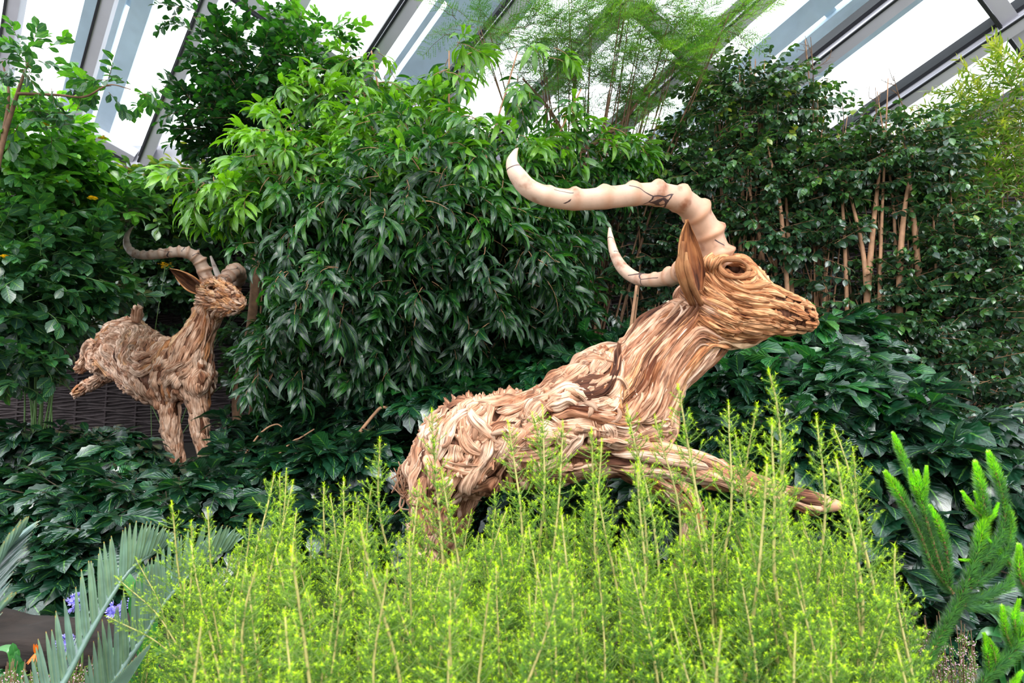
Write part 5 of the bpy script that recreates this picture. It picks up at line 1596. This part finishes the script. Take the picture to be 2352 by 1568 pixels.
# ================================================================== strap leaves, flowers, logs
def strap_plant(label, bx, by, d, leaves, w=.017):
    b = base_at(bx, by, d)
    root = empty('strap_leaf_plant', b, label, 'plant')
    for pts in leaves:
        P = [b + RC.normal(0, .02, 3) * [1, 1, 0]] + [at(x, y, d + (dd[0] if dd else 0)) for x, y, *dd in pts]
        D = spline(P, 18); gm = GM(); s = np.linspace(0, 1, 18)
        hw = w * (.6 + .4 * np.sin(math.pi * s)) * (1 - s ** 5) + .001
        T = np.gradient(D, axis=0); T /= np.linalg.norm(T, axis=1)[:, None]
        sd = np.cross(T, np.array([.25, -.8, .6])); sd /= np.linalg.norm(sd, axis=1)[:, None]
        up = np.cross(sd, T)
        V = np.stack([D - sd * hw[:, None] + up * (hw * .3)[:, None], D, D + sd * hw[:, None] + up * (hw * .3)[:, None]], 1).reshape(-1, 3)
        i = np.arange(17)[:, None] * 3; j = np.arange(2)[None]
        gm.add(V, [np.stack([i + j, i + j + 1, i + 3 + j + 1, i + 3 + j], -1).reshape(-1, 4)], np.stack([np.tile([0, .5, 1.], 18), np.repeat(s, 3)], 1), RC.uniform(.3, .8))
        gm.build('leaf', [M['strap']], root)
    return root


strap_plant('bright green strap leaves curling in the bottom left corner', 30, 1640, 2.3, [[(32, 1560), (30, 1500), (12, 1488), (-20, 1495)], [(33, 1540), (31, 1490), (29, 1476)], [(45, 1560), (42, 1520), (36, 1500)], [(10, 1560), (5, 1545), (-30, 1545)]], .014)
strap_plant('long strap leaves arching between the cycad fronds and the heath', 370, 1700, 2.5, [[(330, 1540), (345, 1505), (380, 1492), (430, 1500)], [(345, 1560), (370, 1500), (400, 1480), (440, 1540)], [(300, 1560), (270, 1500), (235, 1500)], [(360, 1580), (420, 1545), (480, 1560)],
    [(320, 1450), (310, 1380), (340, 1310), (370, 1300)], [(330, 1420), (300, 1345), (280, 1320), (255, 1330)], [(350, 1440), (370, 1350), (410, 1320), (440, 1330)]], .020)
strap_plant('dark strap leaves behind the needle-leaved succulent in the bottom right', 2330, 1640, 2.5, [[(2330, 1500), (2290, 1420), (2250, 1385), (2225, 1370)], [(2340, 1500), (2320, 1430), (2290, 1400), (2260, 1400)], [(2350, 1520), (2330, 1470), (2270, 1450), (2240, 1470)], [(2300, 1560), (2280, 1500), (2300, 1440), (2340, 1430)]], .022)

fl_labels = ['lilac flower head between the two cycad fronds', 'lilac flower head behind the lower part of the first frond', 'small lilac flower head behind the top of the first frond']
for (x, y, d, lb) in ((268, 1405, 2.6, fl_labels[0]), (150, 1478, 2.6, fl_labels[1]), (175, 1385, 2.8, fl_labels[2]), (318, 1385, 2.7, 'lilac flower head behind the second cycad frond')):
    b = base_at(x, 1700, d); root = empty('lilac_flower', b, lb, 'flower', 'lilac flower heads at lower left')
    c = at(x, y, d); gm = GM(); tube(gm, spline([b, (b + c) / 2 + [.02, 0, 0], c], 10), .005, 6); gm.build('stalk', [M['stem_green']], root)
    gm = GM()
    for i in range(26):
        e = nrm(RC.normal(size=3) + [0, -.2, .3]); q = c + e * RC.uniform(.018, .03)
        tube(gm, [c, q], .001, 4)
        for k_ in range(6):
            a = k_ * 1.047; u = nrm(np.cross(e, [0.3, .2, 1])); v = np.cross(e, u)
            o = u * math.cos(a) + v * math.sin(a)
            blade(gm, q, q + nrm(e * 1.0 + o * .7) * .017, .0028, o, .5, .5, n=4)
    gm.build('petals', [M['purple']], root)
b = base_at(85, 1700, 2.3); root = empty('orange_flower', b, 'single orange flower with drooping petals left of the cycad frond', 'flower')
c = at(82, 1500, 2.3); gm = GM(); tube(gm, spline([b, (b + c) / 2, c], 8), .004, 6); gm.build('stalk', [M['stem_green']], root)
gm = GM()
for i in range(5): blade(gm, c, at(78 + i * 3, 1478 + (i % 2) * 6, 2.29), .004, [0, -1, 0], .5, .5)
for i in range(9):
    a = i * .7; blade(gm, c, c + np.array([math.cos(a) * .025, math.sin(a) * .02, -.03]), .0022, [0, -1, .3], .5, .5)
gm.build('petals', [M['orange']], root)


def pink_heath(label, x0, x1, y0, y1, d, n):
    b = base_at((x0 + x1) / 2, 1700, d); root = empty('pink_heath', b, label, 'shrub', 'small pink heaths')
    gs, gl, gf = GM(), GM(), GM()
    for i in range(n):
        t = at(RC.uniform(x0, x1), RC.uniform(y0, y1), d + RC.uniform(-.12, .12))
        bb = np.array([b[0] * .3 + t[0] * .7 + RC.normal(0, .03), t[1] + RC.normal(0, .03), b[2]])
        D = spline([bb, (bb + t) / 2 + RC.normal(0, .015, 3), t], 12); tube(gs, D, np.linspace(.003, .001, 12), 4)
        for k_ in range(90):
            f = RC.uniform(.45, 1); p = D[int(f * 11)] + RC.normal(0, .004, 3); e = nrm(RC.normal(size=3) + [0, 0, .6])
            blade(gl, p, p + e * .008, .0009, [0, -1, 0], RC.uniform(.2, .7), .6, n=3)
        for k_ in range(28):
            f = RC.uniform(.55, .98); p = D[int(f * 11)] + nrm(RC.normal(size=3)) * .008
            V = np.array([[1, 0, 0], [-1, 0, 0], [0, 1, 0], [0, -1, 0], [0, 0, 1], [0, 0, -1.0]]) * .0026 + p
            gf.add(V, [[[0, 2, 4], [2, 1, 4], [1, 3, 4], [3, 0, 4], [2, 0, 5], [1, 2, 5], [3, 1, 5], [0, 3, 5]]])
    gs.build('stem', [M['bark']], root); gl.build('foliage', [M['thin']], root); gf.build('blossom', [M['pink']], root)


pink_heath('low heath with tiny pink blossoms in the bottom left corner', 0, 110, 1510, 1568, 2.1, 40)
pink_heath('low heath with tiny pink blossoms behind the first cycad frond', 110, 230, 1490, 1568, 2.2, 40)
pink_heath('low brownish pink-flowered heath between lime heath and succulent', 2090, 2240, 1400, 1560, 2.3, 60)

# dark log edging the bank
def log(label, a, b, r, seed):
    R = np.random.default_rng(seed); n, k_ = 120, 40
    P = spline([a, a * .66 + b * .34 + [0, 0, .02], a * .33 + b * .67, b], n)
    gm = GM(); tube(gm, P, r * (1 + .08 * np.sin(np.linspace(0, 20, n))), k_)
    V = gm.V[0]
    for i in range(len(V)):
        V[i] += np.array(noise.noise_vector(Vector(V[i] * np.array([2, 6, 9])))) * .05 + np.array(noise.noise_vector(Vector(V[i] * np.array([5, 20, 30])))) * .02
    tag(gm.build('log', [M['rock']]), label, 'log')
log('dark weathered log edging the bank below the glossy plants at lower left', base_at(-300, 1450, 3.0) + [0, 0, .12], base_at(330, 1450, 3.1) + [0, 0, .12], .13, 3)
log('dark log under the glossy plants between the cycad and the heath', base_at(240, 1450, 2.95) + [0, 0, .0], base_at(620, 1450, 3.0) + [0, 0, .02], .12, 4)
# single sticks
for (pts, d, r, lb) in (([(580, 1018), (610, 985), (635, 974), (648, 980)], 5.2, 2.2, 'bare bent stick poking out of the glossy leaves left of the driftwood rump'), ([(662, 1022), (690, 1005), (722, 985)], 5.1, 2.2, 'shorter bare stick beside the bent one in the glossy leaves'),
                        ([(1440, 850), (1448, 760), (1462, 655)], 4.35, 4.5, 'thin tan pole standing under the far horn of the front antelope'), ([(856, 955), (880, 935), (905, 945)], 5.0, 4, 'curved dry stick at the driftwood rump')):
    P = [at(x, y, d) for x, y in pts]; b = P[0] + nrm(P[0] - P[1]) * .35 * np.array([1, 1, 1]) - [0, 0, .12]
    gm = GM(); D = spline([b] + P, 20); tube(gm, D, np.linspace(r * 1.1, r * .7, 20) * d / FPX, 7)
    tag(gm.build('stick', [M['stem_tan']]), lb, 'stick')
# yellow flower heads on the left shrub
for (x, y, d, m_) in ((163, 418, 5.6, 1), (225, 402, 5.9, 1), (245, 408, 5.9, 1), (213, 456, 5.5, 1.3), (8, 590, 5.0, 1), (105, 285, 5.3, .8), (235, 318, 6.0, .7)):
    c = at(x, y, d); gm = GM()
    for i in range(int(26 * m_)):
        p = c + np.clip(RC.normal(size=3), -1.3, 1.3) * [.018, .018, .008]
        for k_ in range(5):
            a = k_ * 1.257 + i; blade(gm, p, p + np.array([math.cos(a) * .013, math.sin(a) * .013, .006]), .0055, [0, 0, 1], .5, .5, n=3)
    gm.build('flower_head', [M['yellow']], yel)
p_ = at(380, 608, 6.35); b = base_at(350, 1000, 7.6)
c = at(380, 609, 7.4); root = empty('yellow_flower', b, 'small yellow flower head touching the ear tip of the rear antelope', 'flower')
gm = GM()
for i in range(30):
    p = c + RC.normal(size=3) * [.035, .03, .018]
    for k_ in range(5):
        a = k_ * 1.257 + i; blade(gm, p, p + np.array([math.cos(a) * .016, math.sin(a) * .016, .008]), .005, [0, 0, 1], .5, .5, n=3)
gm.build('petals', [M['yellow']], root)
gm = GM(); tube(gm, spline([b, [b[0], b[1] - .1, (b[2] + c[2]) / 2], c], 12), .004, 5); gm.build('stalk', [M['stem_green']], root)
